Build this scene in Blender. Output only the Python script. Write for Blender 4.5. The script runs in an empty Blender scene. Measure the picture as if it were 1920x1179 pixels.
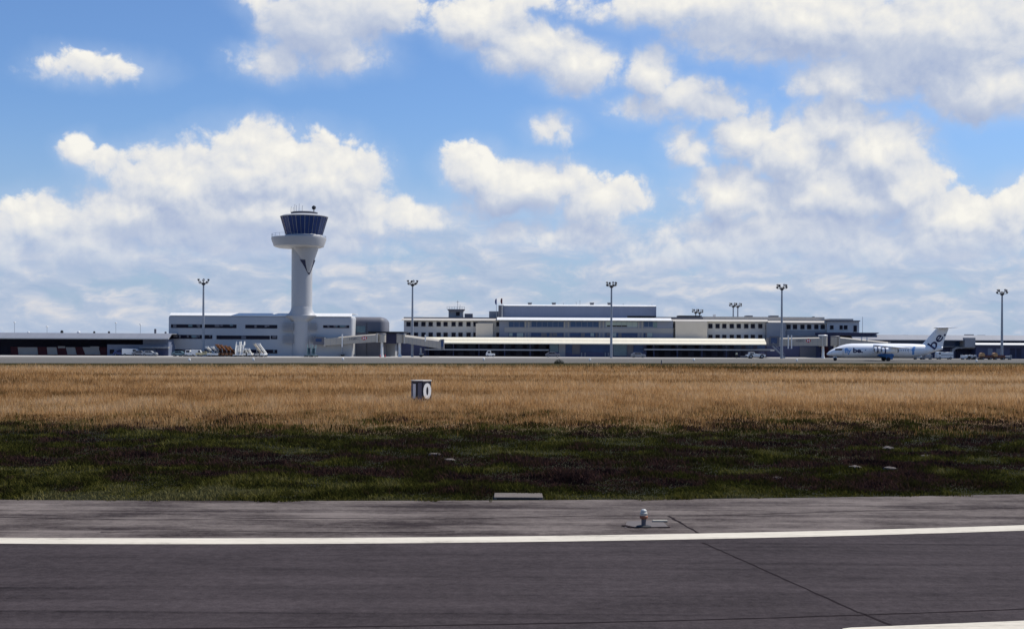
import bpy, bmesh, math, random
import numpy as np
from mathutils import Matrix, Vector

random.seed(7)
RNG = np.random.default_rng(11)
SC = bpy.context.scene
COL = SC.collection

# ------------------------------------------------------------------ camera
F = 2318.0            # focal length in pixels of a 1920 px wide frame
EYE = 4.2             # height of the aircraft window above the runway
HOR = 642.0           # horizon row
ROLL = math.radians(0.275)
CA, SA = math.cos(ROLL), math.sin(ROLL)
cam_data = bpy.data.cameras.new('camera')
cam = bpy.data.objects.new('camera', cam_data)
COL.objects.link(cam)
cam_data.sensor_width = 36.0
cam_data.lens = 36.0 * F / 1920.0
cam_data.shift_y = (HOR - 589.5) / 1920.0
cam_data.clip_start = 0.2
cam_data.clip_end = 20000.0
cam.location = (0, 0, EYE)
cam.rotation_euler = (Matrix.Rotation(math.radians(90), 3, 'X') @ Matrix.Rotation(ROLL, 3, 'Z')).to_euler()
SC.camera = cam


def unroll(px, py):
    a, b = px - 960.0, py - HOR
    return a * CA + b * SA, -a * SA + b * CA


def X(px, Y, py=660.0):
    return unroll(px, py)[0] * Y / F


def Z(py, Y, px=960.0):
    return EYE - unroll(px, py)[1] * Y / F


def ground(px, py):
    u, v = unroll(px, py)
    Y = EYE * F / v
    return u * Y / F, Y


# ------------------------------------------------------------------ sun and exposure
SUN_EL, SUN_AZ = math.radians(56), math.radians(62)      # azimuth to the right of straight ahead
sun_dir = Vector((math.cos(SUN_EL) * math.sin(SUN_AZ), math.cos(SUN_EL) * math.cos(SUN_AZ), math.sin(SUN_EL)))
sl = bpy.data.lights.new('sun', 'SUN')
sl.energy = 4.8
sl.angle = math.radians(0.5)
sl.color = (1.0, 0.95, 0.87)
sun = bpy.data.objects.new('sun', sl)
COL.objects.link(sun)
sun.rotation_euler = sun_dir.to_track_quat('Z', 'Y').to_euler()
sun.location = (120, 60, 250)

SC.view_settings.view_transform = 'Standard'
SC.view_settings.look = 'None'
SC.view_settings.exposure = 0.0
SC.view_settings.gamma = 1.0
SC.view_settings.use_curve_mapping = False
SC.render.resolution_x, SC.render.resolution_y = 1024, 628
SC.render.engine = 'CYCLES'
SC.cycles.max_bounces = 6
SC.cycles.use_denoising = True
SC.cycles.transparent_max_bounces = 8


# ------------------------------------------------------------------ sky
class Nodes:
    """small helper round a node tree: every call adds a node and gives back its output"""

    def __init__(self, tree):
        self.t = tree

    def new(self, kind, **props):
        n = self.t.nodes.new(kind)
        for k, v in props.items():
            setattr(n, k, v)
        return n

    def put(self, sock, v):
        if isinstance(v, bpy.types.NodeSocket):
            self.t.links.new(v, sock)
        elif v is not None:
            sock.default_value = v

    def m(self, op, a, b=None, c=None, clamp=False):
        n = self.new('ShaderNodeMath', operation=op, use_clamp=clamp)
        for s, v in zip(n.inputs, (a, b, c)):
            self.put(s, v)
        return n.outputs[0]

    def v(self, op, a, b=None, scale=None, c3=None):
        n = self.new('ShaderNodeVectorMath', operation=op)
        self.put(n.inputs[0], a)
        if c3 is not None:
            self.put(n.inputs[2], c3)
        if b is not None:
            self.put(n.inputs[1], b)
        if scale is not None:
            self.put(n.inputs['Scale'], scale)
        return n.outputs['Value'] if op in ('LENGTH', 'DOT_PRODUCT', 'DISTANCE') else n.outputs[0]

    def xyz(self, x, y, z):
        n = self.new('ShaderNodeCombineXYZ')
        for s, v in zip(n.inputs, (x, y, z)):
            self.put(s, v)
        return n.outputs[0]

    def noise(self, vec, scale, detail=4.0, rough=0.5, dim='3D', lac=2.0, color=False):
        n = self.new('ShaderNodeTexNoise', noise_dimensions=dim)
        self.put(n.inputs['Vector'], vec)
        self.put(n.inputs['Scale'], scale)
        self.put(n.inputs['Detail'], detail)
        self.put(n.inputs['Roughness'], rough)
        self.put(n.inputs['Lacunarity'], lac)
        return n.outputs['Color' if color else 0]

    def mix(self, fac, a, b, blend='MIX'):
        n = self.new('ShaderNodeMix', data_type='RGBA', blend_type=blend)
        self.put(n.inputs[0], fac)
        self.put(n.inputs[6], a)
        self.put(n.inputs[7], b)
        return n.outputs[2]

    def step(self, x, a, b, lo=0.0, hi=1.0):
        n = self.new('ShaderNodeMapRange', interpolation_type='SMOOTHSTEP')
        for s, v in zip(n.inputs, (x, a, b, lo, hi)):
            self.put(s, v)
        return n.outputs[0]

    def ramp(self, fac, stops):
        n = self.new('ShaderNodeValToRGB')
        self.put(n.inputs[0], fac)
        e = n.color_ramp.elements
        while len(e) < len(stops):
            e.new(0.5)
        for i, (p, c) in enumerate(stops):
            e[i].position = p
            e[i].color = (*c, 1.0) if len(c) == 3 else c
        return n.outputs[0]


# cumulus clouds as centre, half width and half height (bearing and elevation, in pixels of the 1920 frame)
CLOUDS = [
    (480, 322, 160, 84), (602, 336, 112, 80), (350, 350, 145, 74), (480, 400, 290, 62), (690, 400, 60, 36),
    (250, 392, 90, 52), (188, 306, 24, 22), (150, 284, 20, 20), (410, 280, 40, 26), (480, 262, 46, 30),
    (70, 418, 80, 48), (20, 470, 60, 44), (170, 432, 60, 34),
    (160, 126, 58, 22), (215, 130, 40, 14),
    (610, 45, 105, 72), (715, 20, 80, 44), (515, 116, 58, 28), (640, 108, 60, 22), (490, 2, 30, 16),
    (900, 40, 92, 48), (1000, 90, 82, 48), (1080, 125, 74, 48), (960, 0, 60, 14),
    (1225, 135, 40, 44), (1285, 178, 50, 26), (1210, 203, 46, 14), (1340, 200, 60, 22),
    (1290, 10, 180, 40), (1500, 35, 230, 74), (1760, 65, 250, 100), (1590, 148, 95, 46), (1860, 165, 110, 56),
    (1035, 240, 34, 22),
    (1560, 236, 76, 50), (1640, 292, 90, 80), (1490, 285, 90, 64), (1395, 256, 60, 48), (1690, 355, 80, 64),
    (1590, 355, 150, 60), (1370, 366, 90, 50), (1520, 372, 56, 36), (1315, 280, 28, 16), (1280, 262, 22, 20),
    (1295, 300, 20, 14),
    (895, 325, 66, 46), (990, 350, 125, 54), (1120, 378, 90, 44), (1070, 335, 40, 18),
    (1800, 405, 140, 46), (1898, 362, 34, 26), (1500, 430, 230, 44), (1720, 400, 60, 40), (1040, 440, 120, 26),
    (430, 440, 250, 44), (160, 465, 150, 36), (1480, 470, 260, 36), (1750, 455, 170, 36), (600, 460, 120, 30),
    (760, 400, 90, 26), (860, 395, 40, 14),
]


def node_group(name, outs):
    g = bpy.data.node_groups.new(name, 'ShaderNodeTree')
    g.interface.new_socket('Vector', in_out='INPUT', socket_type='NodeSocketVector')
    for o, kind in outs:
        g.interface.new_socket(o, in_out='OUTPUT', socket_type=kind)
    n = Nodes(g)
    return g, n, n.new('NodeGroupInput').outputs[0], n.new('NodeGroupOutput')


# thick or shaded parts of the banks
GREYS = [(590, 55, 120, 80), (690, 40, 110, 50), (1385, 190, 110, 46), (1300, 70, 190, 50), (1640, 105, 200, 44), (1780, 215, 170, 46), (430, 430, 240, 30), (1540, 430, 200, 32), (1000, 400, 170, 34), (1250, 205, 70, 24), (170, 136, 70, 18), (1035, 250, 40, 14), (520, 132, 70, 18), (1090, 160, 70, 20)]


def mass_group(name, clouds):
    g, n, p, o = node_group(name, [('Mass', 'NodeSocketFloat')])
    acc = None
    for (px, py, rx, ry) in clouds:
        u, v = unroll(px, py)
        az = math.atan(u / F)
        c = (az * F, -v * math.cos(az), 0.0)
        r = min(min(rx, ry), 60.0)
        d = n.v('LENGTH', n.v('MULTIPLY_ADD', p, (1.0 / rx, 1.0 / ry, 0.0), None, c3=(-c[0] / rx, -c[1] / ry, 0.0)))
        e = n.m('MULTIPLY_ADD', d, -r / 42.0, r / 42.0)
        acc = e if acc is None else n.m('SMOOTH_MAX', acc, e, 0.25)
    g.links.new(n.m('MAXIMUM', acc, -3.0), o.inputs[0])
    return g


def puffs(n, p, detail, vdetail):
    d = n.m('MULTIPLY', n.m('SUBTRACT', n.noise(p, 1 / 105.0, detail, 0.62, '2D', 2.1), 0.5), 1.45)
    if vdetail is not None:
        vo = n.new('ShaderNodeTexVoronoi', voronoi_dimensions='2D', feature='F1', normalize=True)
        n.put(vo.inputs['Vector'], p)
        n.put(vo.inputs['Scale'], 1 / 40.0)
        n.put(vo.inputs['Detail'], vdetail)
        n.put(vo.inputs['Roughness'], 0.5)
        d = n.m('ADD', d, n.m('MULTIPLY_ADD', n.m('POWER', vo.outputs['Distance'], 1.6), -1.25, 0.30))
    return d


def make_sky():
    world = bpy.data.worlds.new('World')
    SC.world = world
    world.use_nodes = True
    t = world.node_tree
    t.nodes.clear()
    n = Nodes(t)
    out = n.new('ShaderNodeOutputWorld')
    bg = n.new('ShaderNodeBackground')
    STR = 0.1
    bg.inputs['Strength'].default_value = STR
    t.links.new(bg.outputs[0], out.inputs[0])
    sky = n.new('ShaderNodeTexSky', sky_type='NISHITA', sun_disc=False)
    sky.sun_elevation = SUN_EL
    sky.sun_rotation = SUN_AZ
    sky.air_density, sky.dust_density, sky.ozone_density = 1.0, 0.6, 2.5
    d = n.new('ShaderNodeTexCoord').outputs['Generated']
    s = n.new('ShaderNodeSeparateXYZ')
    n.put(s.inputs[0], d)
    x, y, z = s.outputs
    hyp = n.m('SQRT', n.m('ADD', n.m('MULTIPLY', x, x), n.m('MULTIPLY', y, y)))
    U = n.m('MULTIPLY', n.m('ARCTAN2', x, y), F)
    V = n.m('MULTIPLY', n.m('DIVIDE', z, n.m('MAXIMUM', hyp, 0.25)), F)
    p = n.xyz(U, V, 0.0)
    grp = mass_group('cloud_mass', CLOUDS)
    ggr = mass_group('grey_mass', GREYS)

    def mass(q, which=None):
        k = n.new('ShaderNodeGroup', node_tree=which or grp)
        n.put(k.inputs[0], q)
        return k.outputs[0]

    warp = n.v('SCALE', n.v('SUBTRACT', n.noise(p, 1 / 110.0, 2.0, 0.5, '2D', color=True), (0.5, 0.5, 0.5)), scale=28.0)
    q = n.v('ADD', p, warp)
    M0 = mass(q)
    M2 = mass(n.v('ADD', q, (16.0, 50.0, 0.0)))
    N0 = puffs(n, q, 8.0, 3.0)
    NA = puffs(n, q, 3.0, 1.0)
    N1 = puffs(n, n.v('ADD', q, (7.0, 15.0, 0.0)), 3.0, 1.0)
    N2 = puffs(n, n.v('ADD', q, (14.0, 40.0, 0.0)), 3.0, None)
    D0 = n.m('ADD', n.m('MINIMUM', n.m('ADD', M0, 0.13), 1.0), N0)
    crest = n.m('SUBTRACT', M0, M2, clamp=True)
    alpha = n.step(D0, n.m('MULTIPLY_ADD', crest, 0.14, -0.16), n.m('MULTIPLY_ADD', crest, -0.24, 0.56))
    veil = n.m('MULTIPLY', n.step(n.m('ADD', M0, n.m('MULTIPLY', N2, 0.5)), -0.95, 0.6), 0.58)
    lit = n.m('ADD', n.m('MULTIPLY_ADD', n.m('SUBTRACT', NA, N1), 0.40, 0.42), n.m('MULTIPLY', n.m('SUBTRACT', N0, NA), 0.62))
    lit = n.m('ADD', lit, n.m('MULTIPLY', n.m('SUBTRACT', NA, N2), 0.16))
    lit = n.m('ADD', lit, n.m('MULTIPLY', n.m('SUBTRACT', M0, M2), 0.42), clamp=True)
    gm = n.step(n.m('ADD', mass(q, ggr), n.m('MULTIPLY', N2, 0.35)), -0.35, 0.75)
    lit = n.m('MULTIPLY', lit, n.m('MULTIPLY_ADD', gm, -0.36, 1.0))
    cc = n.ramp(lit, [(0.0, (0.40, 0.48, 0.67)), (0.30, (0.53, 0.59, 0.72)), (0.60, (0.73, 0.75, 0.79)), (0.85, (0.86, 0.85, 0.82)), (1.0, (0.94, 0.92, 0.86))])
    # thin broken layer low over the horizon
    pl = n.v('MULTIPLY', p, (1.0, 2.4, 0.0))
    wl = n.v('SCALE', n.v('SUBTRACT', n.noise(pl, 1 / 150.0, 2.0, 0.5, '2D', color=True), (0.5, 0.5, 0.5)), scale=90.0)
    pw = n.v('ADD', pl, wl)
    a0 = n.noise(pw, 1 / 150.0, 9.0, 0.58, '2D')
    a1 = n.noise(n.v('ADD', pw, (8.0, 34.0, 0.0)), 1 / 150.0, 9.0, 0.58, '2D')
    low_m = n.step(V, 300.0, 170.0)
    low = n.m('MULTIPLY', n.step(n.m('ADD', a0, n.m('MULTIPLY', low_m, 0.16)), 0.42, 0.66), low_m)
    low = n.m('MULTIPLY', low, 0.80)
    ll = n.m('MULTIPLY_ADD', n.m('SUBTRACT', a0, a1), 2.1, 0.45, clamp=True)
    lc = n.ramp(ll, [(0.0, (0.37, 0.47, 0.65)), (0.5, (0.50, 0.57, 0.71)), (1.0, (0.82, 0.78, 0.77))])
    # clear sky, warmed towards the horizon by thin air
    base = n.mix(1.0, sky.outputs[0], (0.77, 0.98, 1.28, 1), 'MULTIPLY')
    k = n.step(V, 460.0, 0.0)
    base = n.mix(n.m('MULTIPLY', k, 0.8), base, (3.7, 4.85, 6.7, 1))
    c = n.mix(low, base, n.v('SCALE', lc, scale=1 / STR))
    # far cumulus fade into the low air
    c = n.mix(n.m('MULTIPLY', veil, n.step(V, 60.0, 240.0)), c, (5.0, 6.2, 8.3, 1))
    fade = n.step(V, 70.0, 230.0, 0.15, 1.0)
    c = n.mix(n.m('MULTIPLY', alpha, fade), c, n.v('SCALE', cc, scale=1 / STR))
    t.links.new(c, bg.inputs['Color'])
    world.cycles.sampling_method = 'NONE'


make_sky()


# ------------------------------------------------------------------ materials
MATS = {}


def mat(name, rgb, rough=0.7, var=0.12, scale=0.6, metallic=0.0, spec=0.4, streak=None, bump=0.0):
    """plain surface with soft dirt; streak stretches the dirt along an axis"""
    if name in MATS:
        return MATS[name]
    m = bpy.data.materials.new(name)
    m.use_nodes = True
    n = Nodes(m.node_tree)
    b = m.node_tree.nodes['Principled BSDF']
    b.inputs['Roughness'].default_value = rough
    b.inputs['Metallic'].default_value = metallic
    b.inputs['Specular IOR Level'].default_value = spec
    co = n.new('ShaderNodeTexCoord').outputs['Object']
    if streak:
        co = n.v('MULTIPLY', co, streak)
    a = n.noise(co, scale, 5.0, 0.6)
    c = n.noise(co, scale * 9.0, 3.0, 0.6)
    k = n.m('ADD', n.m('MULTIPLY', n.m('SUBTRACT', a, 0.5), 2.4 * var), n.m('MULTIPLY', n.m('SUBTRACT', c, 0.5), 1.2 * var))
    k = n.m('ADD', k, 1.0)
    col = n.v('SCALE', rgb, scale=k)
    n.put(b.inputs['Base Color'], col)
    if bump:
        bp = n.new('ShaderNodeBump')
        bp.inputs['Distance'].default_value = bump
        n.put(bp.inputs['Height'], c)
        n.t.links.new(bp.outputs[0], b.inputs['Normal'])
    MATS[name] = m
    return m


M_WHITE = mat('white_render', (0.45, 0.45, 0.44), 0.6, 0.07, 0.25)
M_TOWER = mat('tower_white', (0.43, 0.43, 0.43), 0.5, 0.05, 0.2)
M_CREAM = mat('cream_render', (0.52, 0.48, 0.42), 0.8, 0.08, 0.3)
M_WING = mat('terminal_render', (0.53, 0.525, 0.51), 0.8, 0.09, 0.25)
M_GREYW = mat('grey_render', (0.27, 0.28, 0.30), 0.8, 0.1, 0.3)
M_DGREY = mat('dark_grey_cladding', (0.13, 0.13, 0.15), 0.6, 0.1, 0.3)
M_BLUEG = mat('blue_grey_cladding', (0.17, 0.20, 0.28), 0.5, 0.1, 0.15, streak=(6, 6, 0.4))
M_ROOFW = mat('white_metal_roof', (0.80, 0.79, 0.75), 0.5, 0.06, 0.3, streak=(3, 0.3, 0.3))
M_ROOFC = mat('cream_metal_roof', (0.84, 0.765, 0.58), 0.5, 0.06, 0.3, streak=(4, 0.3, 0.3))
M_ROOFG = mat('grey_metal_roof', (0.22, 0.23, 0.26), 0.6, 0.12, 0.2, streak=(3, 0.4, 0.4))
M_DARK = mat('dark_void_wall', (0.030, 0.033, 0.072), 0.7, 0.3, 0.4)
M_NAVY = mat('navy_cladding', (0.055, 0.066, 0.14), 0.6, 0.2, 0.3)
M_GLASS = mat('dark_glass', (0.010, 0.011, 0.024), 0.15, 0.2, 0.3, spec=0.12)
M_BGLASS = mat('blue_glass', (0.035, 0.07, 0.16), 0.15, 0.35, 0.25, spec=0.25)
M_TEAL = mat('teal_glass', (0.10, 0.17, 0.20), 0.25, 0.3, 0.3, spec=0.6)
M_PALEG = mat('pale_green_panel', (0.26, 0.33, 0.34), 0.35, 0.15, 0.3)
M_CABG = mat('cab_glass', (0.018, 0.048, 0.16), 0.25, 0.3, 0.25, spec=0.25)
M_BEIGE = mat('beige_panel', (0.42, 0.38, 0.32), 0.6, 0.08, 0.4)
M_STEEL = mat('galvanised_steel', (0.30, 0.32, 0.35), 0.45, 0.12, 1.0, metallic=0.4)
M_BLACK = mat('black_rubber', (0.015, 0.015, 0.017), 0.75, 0.2, 2.0)
M_PLANE = mat('aircraft_white', (0.90, 0.90, 0.89), 0.28, 0.03, 0.3, spec=0.5)
M_PBLUE = mat('light_blue_paint', (0.14, 0.34, 0.68), 0.35, 0.05, 0.5)
M_DBLUE = mat('dark_blue_paint', (0.008, 0.014, 0.075), 0.35, 0.1, 0.5)
M_MBLUE = mat('mid_blue_paint', (0.03, 0.14, 0.36), 0.35, 0.1, 0.5)
M_VWHITE = mat('vehicle_white', (0.72, 0.72, 0.70), 0.35, 0.05, 1.0)
M_VGREY = mat('vehicle_grey', (0.20, 0.21, 0.23), 0.35, 0.08, 1.0)
M_VBLUE = mat('vehicle_blue', (0.03, 0.05, 0.16), 0.35, 0.08, 1.0)
M_VYEL = mat('vehicle_pale_yellow', (0.66, 0.55, 0.30), 0.4, 0.08, 1.0)
M_ORANGE = mat('rust_orange_paint', (0.27, 0.115, 0.045), 0.55, 0.15, 1.0)
M_RED = mat('red_paint', (0.45, 0.03, 0.03), 0.45, 0.08, 1.0)
M_MAROON = mat('maroon_panel', (0.075, 0.012, 0.022), 0.7, 0.15, 0.5)
M_PANELW = mat('pale_panel', (0.44, 0.43, 0.43), 0.7, 0.08, 0.8)
M_TEXT = mat('grey_lettering', (0.10, 0.10, 0.12), 0.6, 0.05, 1.0)
M_CONC = mat('old_concrete', (0.15, 0.130, 0.115), 0.95, 0.3, 2.0, bump=0.02, spec=0.05)
M_SIGNK = mat('sign_black', (0.012, 0.012, 0.022), 0.5, 0.15, 2.0)
M_SIGNW = mat('sign_white', (0.80, 0.79, 0.74), 0.5, 0.06, 2.0)
M_SIGNG = mat('sign_grey', (0.16, 0.155, 0.18), 0.6, 0.12, 2.0)
M_SKIN = mat('skin', (0.45, 0.28, 0.20), 0.6, 0.05, 4.0)
M_HIVIS = mat('hi_vis_vest', (0.62, 0.72, 0.50), 0.6, 0.05, 4.0)
M_TROUS = mat('dark_green_trousers', (0.02, 0.03, 0.028), 0.8, 0.1, 4.0)
M_LAMP = mat('lamp_housing', (0.03, 0.032, 0.038), 0.5, 0.1, 2.0)
M_LENS = mat('lamp_glass', (0.62, 0.64, 0.66), 0.2, 0.05, 2.0)
M_STONE = mat('pale_stone', (0.15, 0.125, 0.11), 0.9, 0.2, 4.0, bump=0.02)
M_BUSH = mat('dark_bush_leaf', (0.022, 0.030, 0.016), 0.9, 0.4, 3.0)


# ------------------------------------------------------------------ mesh building
class MB:
    def __init__(self):
        self.v, self.f = [], []

    def add(self, verts, faces):
        b = len(self.v)
        self.v += [tuple(p) for p in verts]
        self.f += [tuple(i + b for i in f) for f in faces]
        return self

    def box(self, x0, x1, y0, y1, z0, z1):
        v = [(x, y, z) for z in (z0, z1) for y in (y0, y1) for x in (x0, x1)]
        return self.add(v, [(0, 2, 3, 1), (4, 5, 7, 6), (0, 1, 5, 4), (2, 6, 7, 3), (0, 4, 6, 2), (1, 3, 7, 5)])

    def prism(self, poly, a0, a1, axis='Y'):
        """poly: 2-D outline, extruded along an axis from a0 to a1"""
        def p(u, w, a):
            return {'Y': (u, a, w), 'X': (a, u, w), 'Z': (u, w, a)}[axis]
        n = len(poly)
        v = [p(u, w, a0) for u, w in poly] + [p(u, w, a1) for u, w in poly]
        f = [tuple(range(n)), tuple(range(2 * n - 1, n - 1, -1))]
        f += [(i, i + n, (i + 1) % n + n, (i + 1) % n) for i in range(n)]
        return self.add(v, f)

    def loft(self, rings, caps=True, closed=True):
        n = len(rings[0])
        v = [p for r in rings for p in r]
        f = []
        for i in range(len(rings) - 1):
            for j in range(n if closed else n - 1):
                k = (j + 1) % n
                f.append((i * n + j, i * n + k, (i + 1) * n + k, (i + 1) * n + j))
        if caps:
            f.append(tuple(range(n - 1, -1, -1)))
            f.append(tuple((len(rings) - 1) * n + j for j in range(n)))
        return self.add(v, f)

    def lathe(self, cx, cy, prof, n=32, a0=0.0, caps=True):
        return self.loft([[(cx + r * math.cos(a0 + 2 * math.pi * j / n), cy + r * math.sin(a0 + 2 * math.pi * j / n), z)
                           for j in range(n)] for r, z in prof], caps)

    def rod(self, p0, p1, r0, r1=None, n=8):
        p0, p1 = Vector(p0), Vector(p1)
        r1 = r0 if r1 is None else r1
        d = (p1 - p0).normalized()
        a = d.orthogonal().normalized()
        b = d.cross(a)
        rings = []
        for p, r in ((p0, r0), (p1, r1)):
            rings.append([p + (a * math.cos(2 * math.pi * j / n) + b * math.sin(2 * math.pi * j / n)) * r for j in range(n)])
        return self.loft(rings)

    def beam(self, p0, p1, w, h):
        """rectangular bar between two points, h measured upwards"""
        p0, p1 = Vector(p0), Vector(p1)
        d = (p1 - p0).normalized()
        up = Vector((0, 0, 1)) if abs(d.z) < 0.95 else Vector((0, 1, 0))
        s = d.cross(up).normalized() * (w / 2)
        t = s.cross(d).normalized() * (h / 2)
        return self.loft([[p - s - t, p + s - t, p + s + t, p - s + t] for p in (p0, p1)])

    def build(self, name, material, parent=None, smooth=None, bevel=0.0, world=True):
        me = bpy.data.meshes.new(name)
        o = Vector((0, 0, 0))
        if parent is not None and world:
            q = parent
            while q is not None:
                o = o + q.location
                q = q.parent
        me.from_pydata([(a - o.x, b - o.y, c - o.z) for a, b, c in self.v], [], self.f)
        bm = bmesh.new()
        bm.from_mesh(me)
        bmesh.ops.recalc_face_normals(bm, faces=bm.faces)
        if bevel:
            bmesh.ops.bevel(bm, geom=[e for e in bm.edges if e.is_manifold and e.calc_face_angle(0) > 0.6], offset=bevel, segments=2, affect='EDGES', profile=0.5)
        bm.to_mesh(me)
        bm.free()
        if smooth:
            me.polygons.foreach_set('use_smooth', [True] * len(me.polygons))
            me.set_sharp_from_angle(angle=math.radians(smooth))
        me.materials.append(material)
        ob = bpy.data.objects.new(name, me)
        COL.objects.link(ob)
        if parent is not None:
            ob.parent = parent
        return ob


def tag(o, label=None, cat=None, group=None, kind=None):
    if label:
        o['label'] = label
    if cat:
        o['category'] = cat
    if group:
        o['group'] = group
    if kind:
        o['kind'] = kind
    return o


def thing(name, label, cat, loc, group=None, rz=0.0):
    o = bpy.data.objects.new(name, None)
    o.empty_display_size = 0.5
    COL.objects.link(o)
    o.location = loc
    o.rotation_euler = (0, 0, rz)
    return tag(o, label, cat, group)


def kids(o):
    return [c for c in bpy.data.objects if c.parent == o]


def dup(root, loc, label, rz=0.0, group=None, mats=None):
    """copy a thing with its parts and sub-parts; the copies share mesh data"""
    r = root.copy()
    COL.objects.link(r)
    r.location, r.rotation_euler = loc, (0, 0, rz)
    tag(r, label, None, group)
    for ch in kids(root):
        c = ch.copy()
        COL.objects.link(c)
        c.parent = r
        for g in kids(ch):
            d = g.copy()
            COL.objects.link(d)
            d.parent = c
    return r


def repeat(ob, spots, base):
    """copies of a part at other places under the same thing"""
    for s in spots:
        c = ob.copy()
        COL.objects.link(c)
        c.location = (s[0] - base[0], s[1] - base[1], s[2] - base[2])
        for g in kids(ob):
            d = g.copy()
            COL.objects.link(d)
            d.parent = c


def text_data(body, size, depth=0.02, fat=0.0):
    """lettering as vertices and faces in the XZ plane, facing -Y"""
    cu = bpy.data.curves.new('lettering', 'FONT')
    cu.body, cu.size, cu.extrude, cu.offset, cu.resolution_u = body, size, depth, fat, 4
    ob = bpy.data.objects.new('lettering', cu)
    COL.objects.link(ob)
    dg = bpy.context.evaluated_depsgraph_get()
    me = bpy.data.meshes.new_from_object(ob.evaluated_get(dg))
    v = np.array([tuple(p.co) for p in me.vertices])
    f = [tuple(p.vertices) for p in me.polygons]
    bpy.data.objects.remove(ob)
    bpy.data.curves.remove(cu)
    bpy.data.meshes.remove(me)
    return v, f


def letters(body, x0, x1, z0, z1, y, name, material, parent, depth=0.03, fat=0.0):
    """text scaled into a rectangle of a wall facing the runway"""
    v, f = text_data(body, 1.0, depth, fat)
    a, b = v[:, 0].min(), v[:, 0].max()
    c, d = v[:, 1].min(), v[:, 1].max()
    mb = MB()
    mb.add([(x0 + (p[0] - a) / (b - a) * (x1 - x0), y - p[2], z0 + (p[1] - c) / (d - c) * (z1 - z0)) for p in v], f)
    return mb.build(name, material, parent)


def rect(px0, px1, py0, py1, Y):
    """left, right, bottom, top of a rectangle seen in the photograph, standing at distance Y"""
    m = 0.5 * (px0 + px1)
    k = 0.5 * (py0 + py1)
    return X(px0, Y, k), X(px1, Y, k), Z(py1, Y, m), Z(py0, Y, m)


# ------------------------------------------------------------------ the ground, the runway and the apron
def surf_mat(name, build):
    m = bpy.data.materials.new(name)
    m.use_nodes = True
    n = Nodes(m.node_tree)
    b = m.node_tree.nodes['Principled BSDF']
    b.inputs['Specular IOR Level'].default_value = 0.06
    b.inputs['Roughness'].default_value = 0.9
    co = n.new('ShaderNodeTexCoord').outputs['Object']
    c, h = build(n, co)
    n.put(b.inputs['Base Color'], c)
    if h is not None:
        bp = n.new('ShaderNodeBump')
        bp.inputs['Strength'].default_value = 0.6
        bp.inputs['Distance'].default_value = 0.01
        n.put(bp.inputs['Height'], h)
        n.t.links.new(bp.outputs[0], b.inputs['Normal'])
    return m


def asphalt(dark, light, streak_amt, patch_amt):
    def build(n, co):
        grain = n.noise(co, 38.0, 4.0, 0.75)
        streak = n.noise(n.v('MULTIPLY', co, (0.10, 1.6, 1.0)), 1.0, 6.0, 0.62)
        patch = n.noise(n.v('MULTIPLY', co, (0.30, 0.62, 1.0)), 1.0, 7.0, 0.62)
        mott = n.noise(co, 5.0, 5.0, 0.72)
        k = n.m('MULTIPLY_ADD', n.m('SUBTRACT', grain, 0.5), 1.3, 0.5)
        k = n.m('ADD', k, n.m('MULTIPLY', n.m('SUBTRACT', mott, 0.5), 1.1))
        k = n.m('ADD', k, n.m('MULTIPLY', n.m('SUBTRACT', streak, 0.5), streak_amt))
        k = n.m('ADD', k, n.m('MULTIPLY', n.m('SUBTRACT', patch, 0.5), patch_amt), clamp=True)
        skid = n.step(n.noise(n.v('MULTIPLY', co, (0.045, 2.6, 1.0)), 1.0, 3.0, 0.5), 0.58, 0.72)
        k = n.m('SUBTRACT', k, n.m('MULTIPLY', skid, 0.30))
        worn = n.step(n.noise(n.v('MULTIPLY', co, (0.55, 0.8, 1.0)), 1.0, 4.0, 0.65), 0.60, 0.72)
        k = n.m('ADD', k, n.m('MULTIPLY', worn, 0.10 * patch_amt), clamp=True)
        return n.mix(k, (*dark, 1), (*light, 1)), grain
    return build


M_RUNWAY = surf_mat('runway_asphalt', asphalt((0.017, 0.0128, 0.0132), (0.076, 0.061, 0.062), 0.9, 0.9))
M_SHOULD = surf_mat('shoulder_asphalt', asphalt((0.030, 0.022, 0.021), (0.175, 0.146, 0.130), 1.9, 2.6))


def soil(n, co):
    a = n.noise(n.v('MULTIPLY', co, (0.03, 0.06, 1.0)), 1.0, 5.0, 0.6)
    g = n.noise(co, 2.5, 5.0, 0.7)
    k = n.m('ADD', n.m('MULTIPLY', n.m('SUBTRACT', a, 0.5), 1.4), g)
    s = n.new('ShaderNodeSeparateXYZ')
    n.put(s.inputs[0], co)
    dry = n.ramp(k, [(0.2, (0.17, 0.10, 0.05)), (0.55, (0.26, 0.165, 0.085)), (0.85, (0.33, 0.23, 0.13))])
    green = n.ramp(k, [(0.2, (0.010, 0.009, 0.006)), (0.6, (0.020, 0.021, 0.008)), (0.9, (0.050, 0.040, 0.022))])
    edge = n.step(n.m('ADD', s.outputs[1], n.m('MULTIPLY', n.m('SUBTRACT', a, 0.5), 30.0)), 54.0, 70.0)
    return n.mix(edge, green, dry), g


M_SOIL = surf_mat('dry_grass_soil', soil)


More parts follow.
